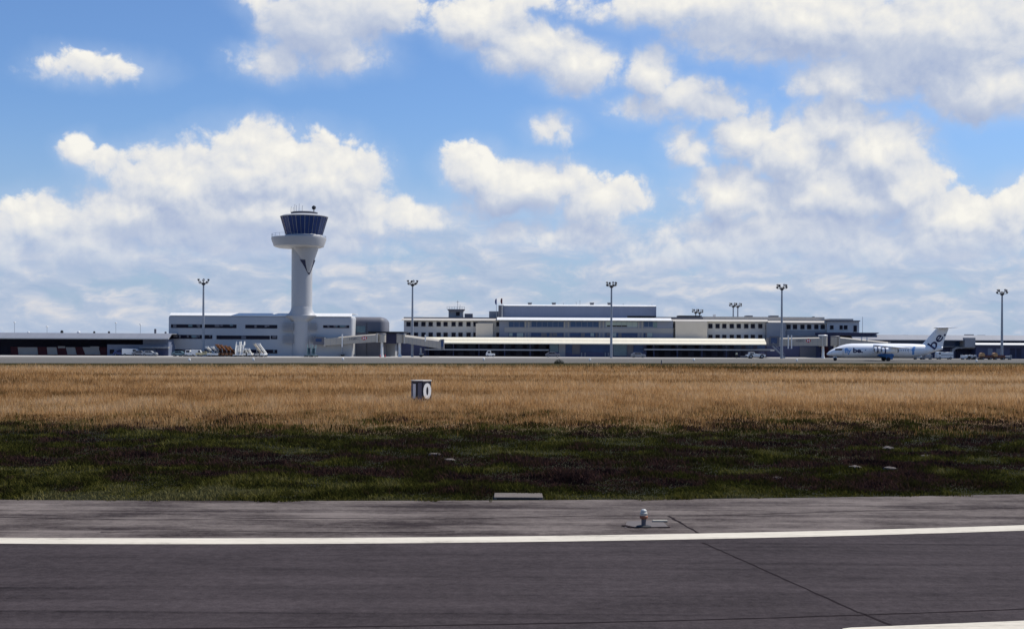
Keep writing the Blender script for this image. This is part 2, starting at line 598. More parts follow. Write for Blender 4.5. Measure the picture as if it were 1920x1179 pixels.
def concrete_field(n, co):
    a = n.noise(n.v('MULTIPLY', co, (0.03, 0.08, 1.0)), 1.0, 6.0, 0.6)
    s = n.new('ShaderNodeSeparateXYZ')
    n.put(s.inputs[0], co)
    k = n.m('ADD', n.m('MULTIPLY', n.m('SUBTRACT', a, 0.5), 0.8), n.step(n.m('SUBTRACT', s.outputs[1], n.m('MULTIPLY', s.outputs[0], 0.22)), 296.0, 356.0))
    return n.ramp(k, [(0.0, (0.120, 0.112, 0.100)), (0.5, (0.165, 0.155, 0.138)), (0.85, (0.24, 0.225, 0.205)), (1.0, (0.46, 0.44, 0.41))]), None


M_APRON = surf_mat('apron_concrete', concrete_field)
M_PAINT = surf_mat('runway_paint', lambda n, co: (n.ramp(
    n.m('ADD', n.noise(n.v('MULTIPLY', co, (0.25, 2.0, 1.0)), 1.5, 5.0, 0.65), n.m('MULTIPLY', n.m('SUBTRACT', n.noise(n.v('MULTIPLY', co, (0.35, 1.0, 1.0)), 14.0, 5.0, 0.75), 0.5), 0.8)),
    [(0.16, (0.20, 0.175, 0.15)), (0.40, (0.54, 0.49, 0.40)), (0.8, (0.68, 0.62, 0.51))]), None))
M_TAR = mat('tar_seam', (0.026, 0.021, 0.023), 1.0, 0.25, 3.0, spec=0.0)


def bend(c, a, b, lim):
    def y(x):
        q = max(-lim, min(lim, x))
        return c + a * q + b * q * q + (x - q) * (a + 2 * b * q)
    return y


edge_line = bend(26.35, 0.1057, 0.00551, 13.0)     # centre of the white side stripe
grass_edge = bend(32.9, 0.0791, 0.00367, 15.0)     # where the paved shoulder ends
XS = [-900, -300, -120, -60, -30] + [x * 0.5 for x in range(-40, 41)] + [30, 60, 120, 300, 900]


def strip(name, lo, hi, z, material, xs=XS, kind='structure'):
    mb = MB()
    v = []
    for x in xs:
        v += [(x, lo(x), z), (x, hi(x), z)]
    mb.add(v, [(2 * i, 2 * i + 2, 2 * i + 3, 2 * i + 1) for i in range(len(xs) - 1)])
    return tag(mb.build(name, material), kind=kind)


g = MB()
ring = [(9000 * math.cos(2 * math.pi * i / 64), 9000 * math.sin(2 * math.pi * i / 64), 0.0) for i in range(64)]
g.add(ring, [tuple(range(64))])
tag(g.build('ground', M_SOIL), kind='structure')
strip('paved_shoulder', lambda x: edge_line(x) - 0.3, grass_edge, 0.006, M_SHOULD)
strip('runway', lambda x: edge_line(x) - 52.0, edge_line, 0.012, M_RUNWAY)
strip('runway_side_stripe', lambda x: edge_line(x) - 0.40, lambda x: edge_line(x) + 0.36, 0.018, M_PAINT)
strip('apron', lambda x: 252.0 + 0.30 * x, lambda x: 560.0, 0.01, M_APRON, [-700, 700])
M_VERGE = mat('short_green_verge', (0.035, 0.032, 0.016), 0.95, 0.4, 0.3, spec=0.0)
strip('verge', lambda x: 200.0 + 0.27 * x, lambda x: 252.4 + 0.30 * x + 1.2 * math.sin(x * 0.11) + 0.8 * math.sin(x * 0.29 + 1), 0.016, M_VERGE, [-700] + [x * 3.0 for x in range(-50, 51)] + [700])
# broad marking on the runway nearest the aircraft, with its rounded corner
mk = [(4.95, 18.30)]
x = 5.3
mk = []
cx, cy = ground(1575, 1179)
sl_ = 0.185
far = [(cx + 0.05 + d, cy + 0.02 + sl_ * d) for d in (0.12, 0.5, 2, 6, 14, 30)]
pts = [(cx, cy - 0.12)] + [(cx + 0.03, cy - 0.03)] + far + [(cx + 30, cy + sl_ * 30 - 0.9), (cx + 0.12, cy - 0.88), (cx + 0.02, cy - 0.78)]
m_ = MB()
m_.add([(a, b, 0.018) for a, b in pts], [tuple(range(len(pts)))])
tag(m_.build('runway_centre_marking', M_PAINT), kind='structure')


def seam(points, w, z=0.0165):
    mb = MB()
    v = []
    for i, (a, b) in enumerate(points):
        p, q = points[max(0, i - 1)], points[min(len(points) - 1, i + 1)]
        d = Vector((q[0] - p[0], q[1] - p[1], 0)).normalized()
        k = w * RNG.uniform(0.6, 1.4)
        v += [(a - d.y * k, b + d.x * k, z), (a + d.y * k, b - d.x * k, z)]
    mb.add(v, [(2 * i, 2 * i + 1, 2 * i + 3, 2 * i + 2) for i in range(len(points) - 1)])
    return tag(mb.build('runway_seam', M_TAR), kind='structure')


def wob(p, q, k, amp):
    return [(p[0] + (q[0] - p[0]) * i / k + RNG.uniform(-amp, amp), p[1] + (q[1] - p[1]) * i / k + RNG.uniform(-amp, amp)) for i in range(k + 1)]


seam(wob(ground(1318, 1018), ground(1610, 1149), 26, 0.012), 0.024)
seam(wob((ground(1610, 1149)[0], ground(1610, 1149)[1]), (8.6, 8.0), 16, 0.015), 0.03)
seam([(a, edge_line(a) - 7.95 + RNG.uniform(-0.01, 0.01)) for a in np.arange(-30, 30, 0.3)], 0.022)
s_ = wob(ground(1316, 1003), ground(1254, 968), 10, 0.02)
seam(s_, 0.03, 0.0095)
seam([(a, edge_line(a) + 3.3 + 0.12 * math.sin(a * 0.9) + RNG.uniform(-0.03, 0.03)) for a in np.arange(-30, 30, 0.25)], 0.03, 0.0095)
seam([(a, edge_line(a) + 1.25 + 0.1 * math.sin(a * 0.7) + RNG.uniform(-0.03, 0.03)) for a in np.arange(-9.0, -1.0, 0.25)], 0.035, 0.0095)


# ------------------------------------------------------------------ buildings
def rounded_box(name, x0, x1, y0, y1, z0, z1, r, material, parent, keep_left=False, keep_right=False):
    """block whose top edges and free corners are rounded with radius r"""
    mb = MB().box(x0, x1, y0, y1, z0 - r * 1.5, z1)
    ob = mb.build(name, material, parent)
    bm = bmesh.new()
    bm.from_mesh(ob.data)
    ox = ob.parent.location.x if parent else 0.0
    es = []
    for e in bm.edges:
        a, b = e.verts
        mx, mz = (a.co.x + b.co.x) / 2 + ox, (a.co.z + b.co.z) / 2
        if mz < z0 - r:
            continue
        if keep_left and mx < x0 + 0.01:
            continue
        if keep_right and mx > x1 - 0.01:
            continue
        es.append(e)
    bmesh.ops.bevel(bm, geom=es, offset=r, segments=3, affect='EDGES', profile=0.42)
    bm.to_mesh(ob.data)
    bm.free()
    ob.data.polygons.foreach_set('use_smooth', [True] * len(ob.data.polygons))
    ob.data.set_sharp_from_angle(angle=math.radians(35))
    return ob


def plate(name, px0, px1, py0, py1, Y, material, parent, t=0.12):
    x0, x1, z0, z1 = rect(px0, px1, py0, py1, Y)
    return MB().box(x0, x1, Y - t, Y + 0.05, z0, z1).build(name, material, parent)


def slab(name, px0, px1, py0, py1, Y0, Y1, material, parent, to_ground=False):
    x0, x1, z0, z1 = rect(px0, px1, py0, py1, Y0)
    return MB().box(x0, x1, Y0, Y1, -0.5 if to_ground else z0, z1).build(name, material, parent)


def sloped(name, px0, px1, py0, py1, Y, run, material, parent, back=0.0, t=0.12):
    """roof sheet that rises away from the runway; run is its depth, back a level part behind it"""
    m = 0.5 * (px0 + px1)
    x0, x1 = X(px0, Y), X(px1, Y)
    z0, z1 = Z(py1, Y, m), Z(py0, Y + run, m)
    poly = [(Y, z0), (Y + run, z1)]
    if back:
        poly += [(Y + run + back, z1), (Y + run + back, z1 - t)]
    poly += [(Y + run, z1 - t), (Y, z0 - t)]
    return MB().prism(poly, x0, x1, 'X').build(name, material, parent)


# --- control tower and the low offices round its foot
YT = 352.0
tower = thing('control_tower', 'tall white control tower with dark glass cab rising from a long low office block', 'control tower', (X(564, YT), YT, 0))
x0, x1, z0, z1 = rect(315, 552, 591, 668, YT)
rounded_box('office_wing', x0, x1, YT, YT + 16, 0, z1, 0.7, M_TOWER, tower, keep_right=True)
sloped('roof_edge', 317.5, 552, 586.9, 591.6, YT - 0.02, 1.5, M_ROOFW, tower, back=13)
x2, x3, z0, z2 = rect(574, 662, 592.5, 668, YT)
rounded_box('office_wing', x2, x3, YT, YT + 16, 0, z2, 0.7, M_TOWER, tower, keep_left=True)
sloped('roof_edge', 574, 659, 587.4, 593, YT - 0.02, 1.7, M_ROOFW, tower, back=13)
z2 = Z(588, YT, 618)


def band(px0, px1, py0, py1, lights, seed):
    b = plate('window_band', px0, px1, py0, py1, YT, M_GLASS, tower, 0.06)
    r = np.random.default_rng(seed)
    for _ in range(lights):
        w = r.uniform(2.5, 9)
        p = r.uniform(px0 + 1, px1 - w - 1)
        h = r.uniform(0.35, 1.0) * (py1 - py0 - 1)
        x0, x1, z0, z1 = rect(p, p + w, py0 + 0.5, py0 + 0.5 + h, YT)
        mb = MB().box(x0, x1, YT - 0.075 - 0.002 * _, YT - 0.03, z0, z1)
        mb.build('blind', M_DGREY if r.random() < 0.6 else M_TEAL, b)


band(320.5, 443.5, 608.2, 614.8, 7, 1)
band(460, 520, 609, 615.6, 3, 2)
band(316.5, 398, 627.8, 635, 8, 3)
band(406, 506, 629, 636, 1, 4)
band(507.5, 520, 629, 635.6, 2, 5)
band(318, 520, 655, 662, 8, 6)
band(606, 655, 609.8, 614.8, 7, 7)
for (a, b, c, d) in ((531, 552, 604.5, 620), (531, 552, 628, 643.5), (581, 594, 605, 620), (581, 593, 628, 641)):
    x0, x1, z0, z1 = rect(a, b, c, d, YT)
    y = YT - 0.9 if b < 560 else YT - 0.6
    lv = MB()
    for i in range(9):
        zz = z0 + (z1 - z0) * (i + 0.15) / 9
        lv.box(x0, x1, y - 0.1, y + 0.05, zz, zz + (z1 - z0) / 9 * 0.62)
    lv.build('louvre_panel', M_GREYW, tower)
# shaft: flares into the roof of the offices
cxs, cys = X(564, YT, 560), YT + 1.7
zr = z2 - 0.35
R0 = 2.95
MB().lathe(cxs, cys, [(R0 + 0.02, -0.5), (R0, zr), (R0, Z(540, YT, 564)), (R0, Z(500, YT, 564)), (R0, Z(462, YT, 564))], 48).build('shaft', M_TOWER, tower, smooth=40)
# the shaft sweeps out sideways into the roof of the offices
rings = []
for t in np.linspace(0.0, 1.0, 10):
    a_ = 0.10 + t * (math.pi / 2 - 0.10)
    gx, gy, gz = 2.3 * (1 - math.sin(a_)), 0.10 + 0.35 * (1 - t), zr - 0.25 + 2.6 * (1 - math.cos(a_))
    if t == 1.0:
        gx, gy = 0.02, 0.02
    rings.append([(cxs + (R0 + gx) * math.cos(2 * math.pi * j / 48), cys + (R0 + gy if math.sin(2 * math.pi * j / 48) < 0 else R0 + gx) * math.sin(2 * math.pi * j / 48), gz) for j in range(48)])
low = [(x, y, zr - 2.0) for x, y, z in [(cxs + R0 * 0.98 * math.cos(2 * math.pi * j / 48), cys + R0 * 0.98 * math.sin(2 * math.pi * j / 48), 0) for j in range(48)]]
MB().loft([low] + rings).build('shaft_flare', M_TOWER, tower, smooth=60)
# conical cowl that wraps the right of the shaft under the balcony
zt, zb = Z(462.5, YT, 570), Z(513, YT, 579)
top_c, top_r = X(572.3, YT, 462), (X(597.5, YT) - X(547, YT)) / 2
bot_c = X(578.5, YT, 513)


def cowl(dz, k, n=12, dy=0.0, dx=0.0):
    rings = []
    for i in range(n + 1):
        t = i / n
        s = t ** 0.9
        r = 0.35 + (top_r * k - 0.35) * s
        c = bot_c + (top_c - bot_c) * s
        rings.append([(c + dx + r * math.cos(2 * math.pi * j / 40), cys - 0.9 - 1.0 * (1 - t) + dy + r * 0.92 * math.sin(2 * math.pi * j / 40), zb + (zt - zb) * t + dz) for j in range(40)])
    return rings


mb = MB().loft(cowl(0.25, 1.0))
mb.build('cowl', M_TOWER, tower, smooth=50)
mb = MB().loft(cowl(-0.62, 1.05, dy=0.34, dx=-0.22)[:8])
mb.build('cowl_shadow_gap', M_DARK, tower, smooth=50)  # dark cone stands in for the shadowed notch along the cowl's lower edge
# balcony ring and the storey under the glass
bc, by = X(558.5, YT, 450), cys
rT, rB = (X(610, YT) - X(507.5, YT)) / 2, (X(606, YT) - X(513, YT)) / 2
zT, zB = Z(445, YT, 558), Z(464, YT, 558)
bal = MB().lathe(bc, by, [(3.2, zB - 0.05), (rB * 0.86, zB), (rB, zB + 0.35), (rT, zT - 0.5), (rT, zT), (rT - 0.25, zT), (rT - 0.4, zT - 0.9), (3.2, zT - 0.9)], 40).build('balcony', M_TOWER, tower, smooth=28)
rl = MB()
for j in range(26):
    a = 2 * math.pi * j / 26
    p = (bc + (rT - 0.12) * math.cos(a), by + (rT - 0.12) * math.sin(a))
    h = 0.95 if math.cos(a) < 0.1 else 0.55
    rl.rod((*p, zT - 0.1), (*p, zT + h), 0.035, n=5)
    b = 2 * math.pi * (j + 1) / 26
    h2 = 0.95 if math.cos(b) < 0.1 else 0.55
    rl.rod((*p, zT + h), (bc + (rT - 0.12) * math.cos(b), by + (rT - 0.12) * math.sin(b), zT + h2), 0.03, n=5)
rl.build('railing', M_STEEL, bal)
cc, cr0, cr1 = X(568.5, YT, 420), (X(601.5, YT) - X(534, YT)) / 2, (X(613, YT) - X(525.5, YT)) / 2
zc0, zc1 = Z(440.5, YT, 568), Z(406.5, YT, 568)
MB().lathe(cc - 0.1, by, [(cr0 + 0.35, zT - 1.0), (cr0 + 0.35, zc0 - 0.35), (cr0 + 0.1, zc0)], 40).build('cab_base', M_TOWER, tower, smooth=30)
cab = MB().lathe(cc, by, [(cr0, zc0), (cr1, zc1)], 16, math.pi / 16).build('cab', M_CABG, tower)
mu = MB()
for j in range(32):
    a = math.pi / 16 + 2 * math.pi * j / 32
    k = 1.006 if j % 2 == 0 else 1.006 * math.cos(math.pi / 16)
    mu.rod((cc + cr0 * k * math.cos(a), by + cr0 * k * math.sin(a), zc0), (cc + cr1 * k * math.cos(a), by + cr1 * k * math.sin(a), zc1), 0.07 if j % 2 == 0 else 0.045, n=5)
mu.build('mullion', M_STEEL, cab)
rf = MB().lathe(cc, by, [(cr1 + 0.12, zc1 - 0.05), (cr1 + 0.2, zc1 + 0.14), (cr1 - 0.6, zc1 + 0.5), (cr1 * 0.60, zc1 + 0.8)], 40).build('cab_roof', M_TOWER, tower, smooth=30)
rd = MB().lathe(cc, by, [(cr1 * 0.55, zc1 + 0.75), (cr1 * 0.58, zc1 + 1.35), (cr1 * 0.5, zc1 + 1.5)], 32)
rd.build('roof_platform', M_DGREY, rf, smooth=30)
an = MB()
for px, h in ((545, 1.6), (552, 2.3), (555, 2.0), (560, 2.4), (566, 1.9), (549, 1.4)):
    an.rod((X(px, YT), by - 2.5, zc1 + 0.9), (X(px, YT) + 0.1, by - 2.5, zc1 + 1.2 + h), 0.05, n=5)
an.build('whip_antenna', M_STEEL, rf)
an = MB()
xa = X(586.5, YT)
an.rod((xa, by - 1, zc1 + 1.4), (xa, by - 1, zc1 + 3.3), 0.12)
an.lathe(xa, by - 1, [(0.3, zc1 + 2.1), (0.62, zc1 + 2.5), (0.55, zc1 + 3.0), (0.2, zc1 + 3.25)], 12)
an.build('radar_dome', M_LAMP, rf)

# --- dark block between the tower offices and the terminal
blk = thing('grey_office_block', 'dark grey block with rounded roof corner and teal window right of the control tower', 'building', (X(692, 358), 358, 0))
x0, x1, z0, z1 = rect(650, 722.5, 594, 668, 358)
rounded_box('wall', x0, x1, 358, 371, 0, z1, 1.6, M_DGREY, blk, keep_left=True)
plate('window', 664.5, 685, 611, 623.5, 358, M_TEAL, blk)
MB().box(X(687.3, 358), X(688, 358), 357.93, 358.02, 0, z1 - 1.7).build('cladding_joint', M_BLACK, blk)

# --- link building behind the first two jet bridges
lnk = thing('link_building', 'low dark link building between the control tower offices and the terminal', 'building', (X(705, 384), 384, 0))
slab('wall', 640, 800, 638, 668, 370, 378, M_NAVY, lnk, True)
slab('roof', 690, 757, 621.5, 624.5, 355, 372, M_BLACK, lnk)
slab('corridor', 722.5, 743, 624.6, 644, 356, 372, M_DARK, lnk)
slab('pier', 720, 741, 644.2, 668, 362, 370, M_GREYW, lnk, True)
plate('door', 668, 684, 650, 668, 370, M_GLASS, lnk)
plate('wall_panel', 686, 704, 645, 668, 370, M_DGREY, lnk)

# --- main terminal
YW = 392.0
term = thing('terminal_building', 'long three storey cream terminal with rows of square windows and a blue grey rooftop hall', 'terminal', (X(1180, YW), YW, 0))


def flat_roof_block(px0, px1, py_top, Y, depth, material, name='wall'):
    x0, x1 = X(px0, Y), X(px1, Y)
    zt = Z(py_top, Y, 0.5 * (px0 + px1))
    return MB().box(x0, x1, Y, Y + depth, -0.5, zt).build(name, material, term), zt


flat_roof_block(757, 936, 600, YW, 15, M_WING)
sloped('eave', 753, 933, 597, 600.3, YW - 1.3, 1.3, M_CREAM, term, back=15)
slab('roof', 757, 936, 594.8, 597, YW + 1.5, YW + 13, M_DGREY, term)
flat_roof_block(1256, 1550, 602.5, YW, 15, M_WING)
sloped('eave', 1258, 1440, 599, 602.3, YW - 1.3, 1.3, M_CREAM, term, back=15)
sloped('eave', 1440.3, 1551, 601.4, 604.6, YW - 1.2, 1.2, M_CREAM, term, back=15)
slab('attic', 1315, 1546, 594, 600.5, YW + 3.5, YW + 13, M_CREAM, term)
slab('roof', 1230, 1318, 594.3, 599, YW + 2, YW + 13, M_DGREY, term)
slab('end_block', 1550.3, 1611, 602.6, 668, YW - 0.6, YW + 15, M_WING, term, True)
slab('end_roof', 1548, 1613, 600.6, 602.4, YW - 1.2, YW + 15, M_DGREY, term)
slab('end_attic', 1556, 1600, 597.5, 600.5, YW + 4, YW + 12, M_CREAM, term)
slab('grey_bay', 1437.5, 1473, 605.5, 668, YW - 2.2, YW, M_GREYW, term, True)
slab('stair_block', 892, 924, 606, 668, YW - 3.0, YW, M_CREAM, term, True)
slab('stair_block', 1266.5, 1326, 602.8, 668, YW - 3.0, YW, M_CREAM, term, True)
slab('wing_grey_band', 1474, 1549, 619.5, 630, YW - 0.5, YW, M_GREYW, term)  # grey band below the upper windows of the right wing

# square windows, one part each, in pairs along the two wings
wx = [762, 776, 790, 803.5, 818.5, 831.5, 846.5, 859.5, 874.5, 887.5, 930.5]
w0 = None
spots = []


def window_at(px, py0, py1, Y, w=7.2):
    x0, x1, z0, z1 = rect(px, px + w, py0, py1, Y)
    return x0, x1, z0, z1


base = (X(1180, YW), YW, 0)
proto = {}


def add_window(px, py0, py1, w=8.0, Y=YW):
    x0, x1, z0, z1 = window_at(px, py0, py1, Y, w)
    key = (round(w, 1), round(py1 - py0, 1))
    if key not in proto:
        W, H = (x1 - x0), (z1 - z0)
        ob = MB().box(-W / 2, W / 2, -0.05, 0.02, 0, H).build('window', M_GLASS, term, world=False)
        fr = MB()
        fr.box(-W / 2 - 0.06, -W / 2, -0.09, 0.02, -0.02, H + 0.06).box(W / 2, W / 2 + 0.06, -0.09, 0.02, -0.02, H + 0.06)
        fr.box(-W / 2 - 0.1, W / 2 + 0.1, -0.16, 0.02, -0.10, -0.02)
        fr.build('frame', M_WING, ob, world=False)
        proto[key] = ob
    else:
        ob = proto[key].copy()
        COL.objects.link(ob)
        for g in kids(proto[key]):
            d = g.copy()
            COL.objects.link(d)
            d.parent = ob
    ob.location = ((x0 + x1) / 2 - base[0], Y - base[1], z0)
    return ob


for px in wx:
    add_window(px, 603.3, 611.8)
    add_window(px, 623.3, 631.8)
rx = [1328, 1341.5, 1354, 1368, 1381, 1395, 1407.5, 1421.5]
for px in rx:
    add_window(px, 607, 615.5)
    add_window(px, 627.5, 636)
for px in (1434.2,):
    add_window(px, 609, 617.5, 3.2)
    add_window(px, 629, 637.5, 3.2)
for px in (1474.5, 1486.5, 1500.5, 1513, 1526.5, 1538.5):
    add_window(px, 608.5, 617)
for px in (1234.5, 1246.5):
    add_window(px, 605.5, 614)
    add_window(px, 625.5, 634)
add_window(1259.5, 606, 615, 5)
for px, w in ((1556, 7), (1574, 6), (1582, 7)):
    add_window(px, 609.8, 617.5, w, YW - 0.6)
add_window(1600, 610.2, 622, 6.5, YW - 0.6)

# glazed middle of the terminal
YC = 390.0
slab('glazed_front', 936, 1262, 600.4, 668, YC, YW + 12, M_BLUEG, term, True)
sloped('white_eave', 931.5, 1259, 595.6, 600.2, YC - 2.0, 1.6, M_ROOFW, term, back=16)
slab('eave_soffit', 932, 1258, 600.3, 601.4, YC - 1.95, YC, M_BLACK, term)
bays = [(953.5, 983), (996, 1056.5), (1069, 1122), (1135, 1195), (1207, 1224)]
for i, (a, b) in enumerate(bays):
    gl = plate('bay_glazing', a, b, 603.2, 612.8, YC, M_PALEG if i == 3 else M_BGLASS, term, 0.1)
    mu = MB()
    k = max(2, int((b - a) / 9))
    for j in range(k + 1):
        xx = X(a + (b - a) * j / k, YC)
        mu.box(xx - 0.05, xx + 0.05, YC - 0.16, YC - 0.11, Z(612.8, YC, (a + b) / 2), Z(603.2, YC, (a + b) / 2))
    mu.build('mullion', M_BLUEG, gl)
    gl = plate('bay_glazing', a, b, 624, 632.5, YC, M_BGLASS, term, 0.1)
    r = np.random.default_rng(40 + i)
    for j in range(4):
        w = r.uniform(4, 8)
        p = r.uniform(a, max(a + 0.1, b - w))
        x0, x1, z0, z1 = rect(p, min(b, p + w), 624.3, 630 + r.uniform(0, 2), YC)
        MB().box(x0, x1, YC - 0.12 - 0.004 * j, YC - 0.08, z0, z1).build('blind', M_PALEG if r.random() < 0.6 else M_DGREY, gl)
plate('vent_strip', 1138, 1176, 609.8, 612.4, YC, M_BLACK, term, 0.14)
plate('blue_panel', 1224.5, 1232, 604, 614, YC, M_TEAL, term, 0.1)
for px in (985, 991.5, 1058.5, 1065.5, 1124.5, 1131, 1197.5, 1204):
    plate('pilaster', px - 1.1, px + 1.1, 603, 616, YC, M_GREYW, term, 0.3)
    plate('pilaster', px - 1.1, px + 1.1, 624, 632.5, YC, M_GREYW, term, 0.3)
plate('spandrel', 946, 1262, 614.5, 623.6, YC, M_GREYW, term, 0.16)
# rooftop hall
hall = slab('rooftop_hall', 941, 1230.5, 573.2, 600, 398, 408, M_BLUEG, term)
sloped('roof_edge', 944, 1230, 571.6, 573.4, 397.6, 1.0, M_ROOFW, hall, back=9)
slab('hall_end', 934.5, 942.5, 572.4, 600, 397.2, 403, M_DGREY, term)
plate('painted_shadow', 1176, 1230, 592.3, 596, 398, M_BLACK, hall, 0.04)  # black strip painted in for the shadow low on the hall front
slab('plant_room', 917, 934, 583.5, 598, 398.5, 404, M_GREYW, term)
for px in (993.5, 1038.5, 1110, 1143):
    x0, x1, z0, z1 = rect(px - 3.4, px + 3.4, 567.4, 572.2, 402)
    v = MB().box(x0, x1, 402, 403.2, z0 - 0.3, z1 - 0.2).box(x0 - 0.12, x1 + 0.12, 401.88, 403.32, z1 - 0.2, z1)
    v.build('roof_vent', M_DGREY, term)
aer = MB()
for px, h in ((1080, 566), (1087, 563), (1056, 568), (1168, 569), (1222, 570)):
    aer.rod((X(px, 402), 402, Z(573, 402, px)), (X(px, 402), 402, Z(h, 402, px)), 0.06, n=5)
aer.build('aerial', M_STEEL, term)
# the small old control room on the left roof
x0, x1, z0, z1 = rect(841, 868, 583, 596, 398)
oc = MB().box(x0, x1, 398, 403, z0 - 0.4, z1).build('old_control_room', M_GREYW, term)
plate('window', 855, 862, 585, 592, 398, M_GLASS, oc, 0.08)
x0, x1, z0, z1 = rect(838, 871, 579.5, 583, 397.3)
MB().prism([(x0, z1), (x1, z1), (x1 - 0.5, z0), (x0 + 0.5, z0)], 397.2, 404).build('overhanging_roof', M_DGREY, oc)
rl = MB()
for i in range(8):
    xx = x0 + (x1 - x0) * i / 7
    rl.rod((xx, 397.3, z1), (xx, 397.3, z1 + 0.75), 0.05, n=5)
rl.beam((x0, 397.3, z1 + 0.75), (x1, 397.3, z1 + 0.75), 0.07, 0.07)
rl.rod((X(857.5, 398), 399, z1), (X(857.5, 398), 399, Z(563, 398, 857)), 0.06, n=5)
rl.rod((X(862, 398), 399, z1), (X(862, 398), 399, Z(571, 398, 857)), 0.05, n=5)
rl.rod((X(855, 398), 399, Z(566, 398, 857)), (X(860, 398), 399, Z(566, 398, 857)), 0.04, n=5)
rl.build('railing', M_STEEL, oc)
slab('roof_box', 871, 886, 588, 596, 398, 402, M_DGREY, term)
slab('roof_box', 1272.5, 1316, 591.6, 596, 399, 404, M_BLACK, term)
slab('roof_box', 1400, 1411.5, 591.5, 595, 399, 403, M_DGREY, term)
slab('roof_box', 1445, 1460, 591.5, 596, 399, 403, M_DGREY, term)
slab('roof_box', 1511, 1516, 594.5, 598.5, 399, 401, M_VWHITE, term)
slab('roof_box', 1525, 1527.5, 593.5, 598.5, 399, 401, M_BLACK, term)
slab('roof_box', 1338.5, 1342, 589.5, 594.5, 399, 401, M_VWHITE, term)
rl = MB().rod((X(1617, 396), 396, 0), (X(1617, 396), 396, Z(594, 396, 1617)), 0.11, 0.06, 6)
tag(rl.build('lamp_post', M_STEEL), 'thin pale post standing just right of the terminal end block', 'post')

for i, (px, top) in enumerate(((930.5, 560), (941, 559))):
    zt, zb = Z(top, 397, px), Z(590, 397, px)
    fl = thing('flagpole', ('flagpole with a furled dark flag, the left one of two on the terminal roof', 'flagpole with a furled reddish flag, the right one of two on the terminal roof')[i], 'flagpole', (X(px, 397), 396.2, zb - 1.0), 'flagpoles on the terminal roof')
    MB().rod((X(px, 397), 396.2, zb - 1.0), (X(px, 397), 396.2, zt), 0.09, 0.06, 6).build('pole', M_VWHITE if i else M_STEEL, fl)
    rings = []
    for k in range(7):
        w = 0.12 + 0.30 * math.sin(k / 6 * 2.6 + 0.3)
        zz = zt - 0.1 - k * 0.30
        rings.append([(X(px, 397) - 0.1 - w, 396.25, zz), (X(px, 397) - 0.05, 395.95, zz), (X(px, 397) + 0.1, 396.25, zz), (X(px, 397) - 0.05, 396.4, zz)])
    MB().loft(rings).build('flag', M_VBLUE if i == 0 else M_MAROON, fl)

# --- departure hall: the long low building under the bright roof
YD = 366.0
dep = thing('departure_hall', 'long low hall with bright cream roof over a dark porch in front of the terminal', 'building', (X(1118, YD), YD, 0))
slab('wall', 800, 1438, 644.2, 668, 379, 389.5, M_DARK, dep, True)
sloped('roof', 797, 1437.5, 633.4, 643.6, YD, 3.2, M_ROOFC, dep, back=19, t=0.3)
x0, x1 = X(797, YD), X(1437.5, YD)
zg = (Z(638.4, YD + 1.55, 1117))
MB().beam((x0, YD + 1.52, zg + 0.04), (x1, YD + 1.52, zg + 0.04), 0.10, 0.06).build('roof_rib', M_ROOFC, dep)
for a, b in ((796, 1029), (1208, 1452)):
    x0, x1, z0, z1 = rect(a, b, 654.3, 656.8, YD + 1.5)
    MB().box(x0, x1, YD + 1.2, YD + 9, z0, z1).build('canopy', M_STEEL, dep)
MB().box(X(1446, YD), X(1453, YD), YD + 0.9, YD + 1.4, Z(658, YD, 1450), Z(655.6, YD, 1450)).build('canopy_end', M_VWHITE, dep)
# glazed middle bay
slab('middle_bay', 1030, 1212, 644.2, 668, YD + 3, 379, M_NAVY, dep, True)
for a, b, c, d, m in ((1031, 1047, 646, 660, M_TEAL), (1048, 1060, 645, 668, M_GREYW), (1061, 1072, 646, 661, M_BGLASS), (1073, 1087, 646, 664, M_DGREY),
                      (1089, 1144, 646, 660, M_BGLASS), (1150, 1175, 645.5, 667, M_TEAL), (1176, 1187, 645, 668, M_DGREY), (1188, 1206, 646, 665, M_BGLASS)):
    plate('bay_panel', a, b, c, d, YD + 3, m, dep, 0.1)
for a, b in ((1089.5, 1091.5), (1096, 1098), (1134, 1136), (1139.5, 1141.5)):
    plate('door_post', a, b, 661, 668, YD + 3, M_GREYW, dep, 0.2)
col = MB().rod((0, 0, -0.3), (0, 0, Z(644, YD + 2, 1100)), 0.16, n=8).build('column', M_NAVY, dep, world=False)
cs = [(X(px, YD + 2), YD + 2, 0) for px in (803, 850, 898, 946, 994, 1226, 1270, 1316, 1362, 1408)]
col.location = (cs[0][0] - dep.location.x, 2, 0)
repeat(col, cs[1:], dep.location)
# faint doors and windows deep in the porch
for px in range(812, 1026, 22):
    plate('porch_window', px, px + 14, 646, 653, 379, M_BGLASS, dep, 0.05)
    plate('porch_window', px + 2, px + 13, 658, 667, 379, M_NAVY, dep, 0.05)
for px in range(1222, 1428, 22):
    plate('porch_window', px, px + 14, 647, 654, 379, M_BGLASS, dep, 0.05)
    plate('porch_window', px + 2, px + 13, 659, 668, 379, M_NAVY, dep, 0.05)

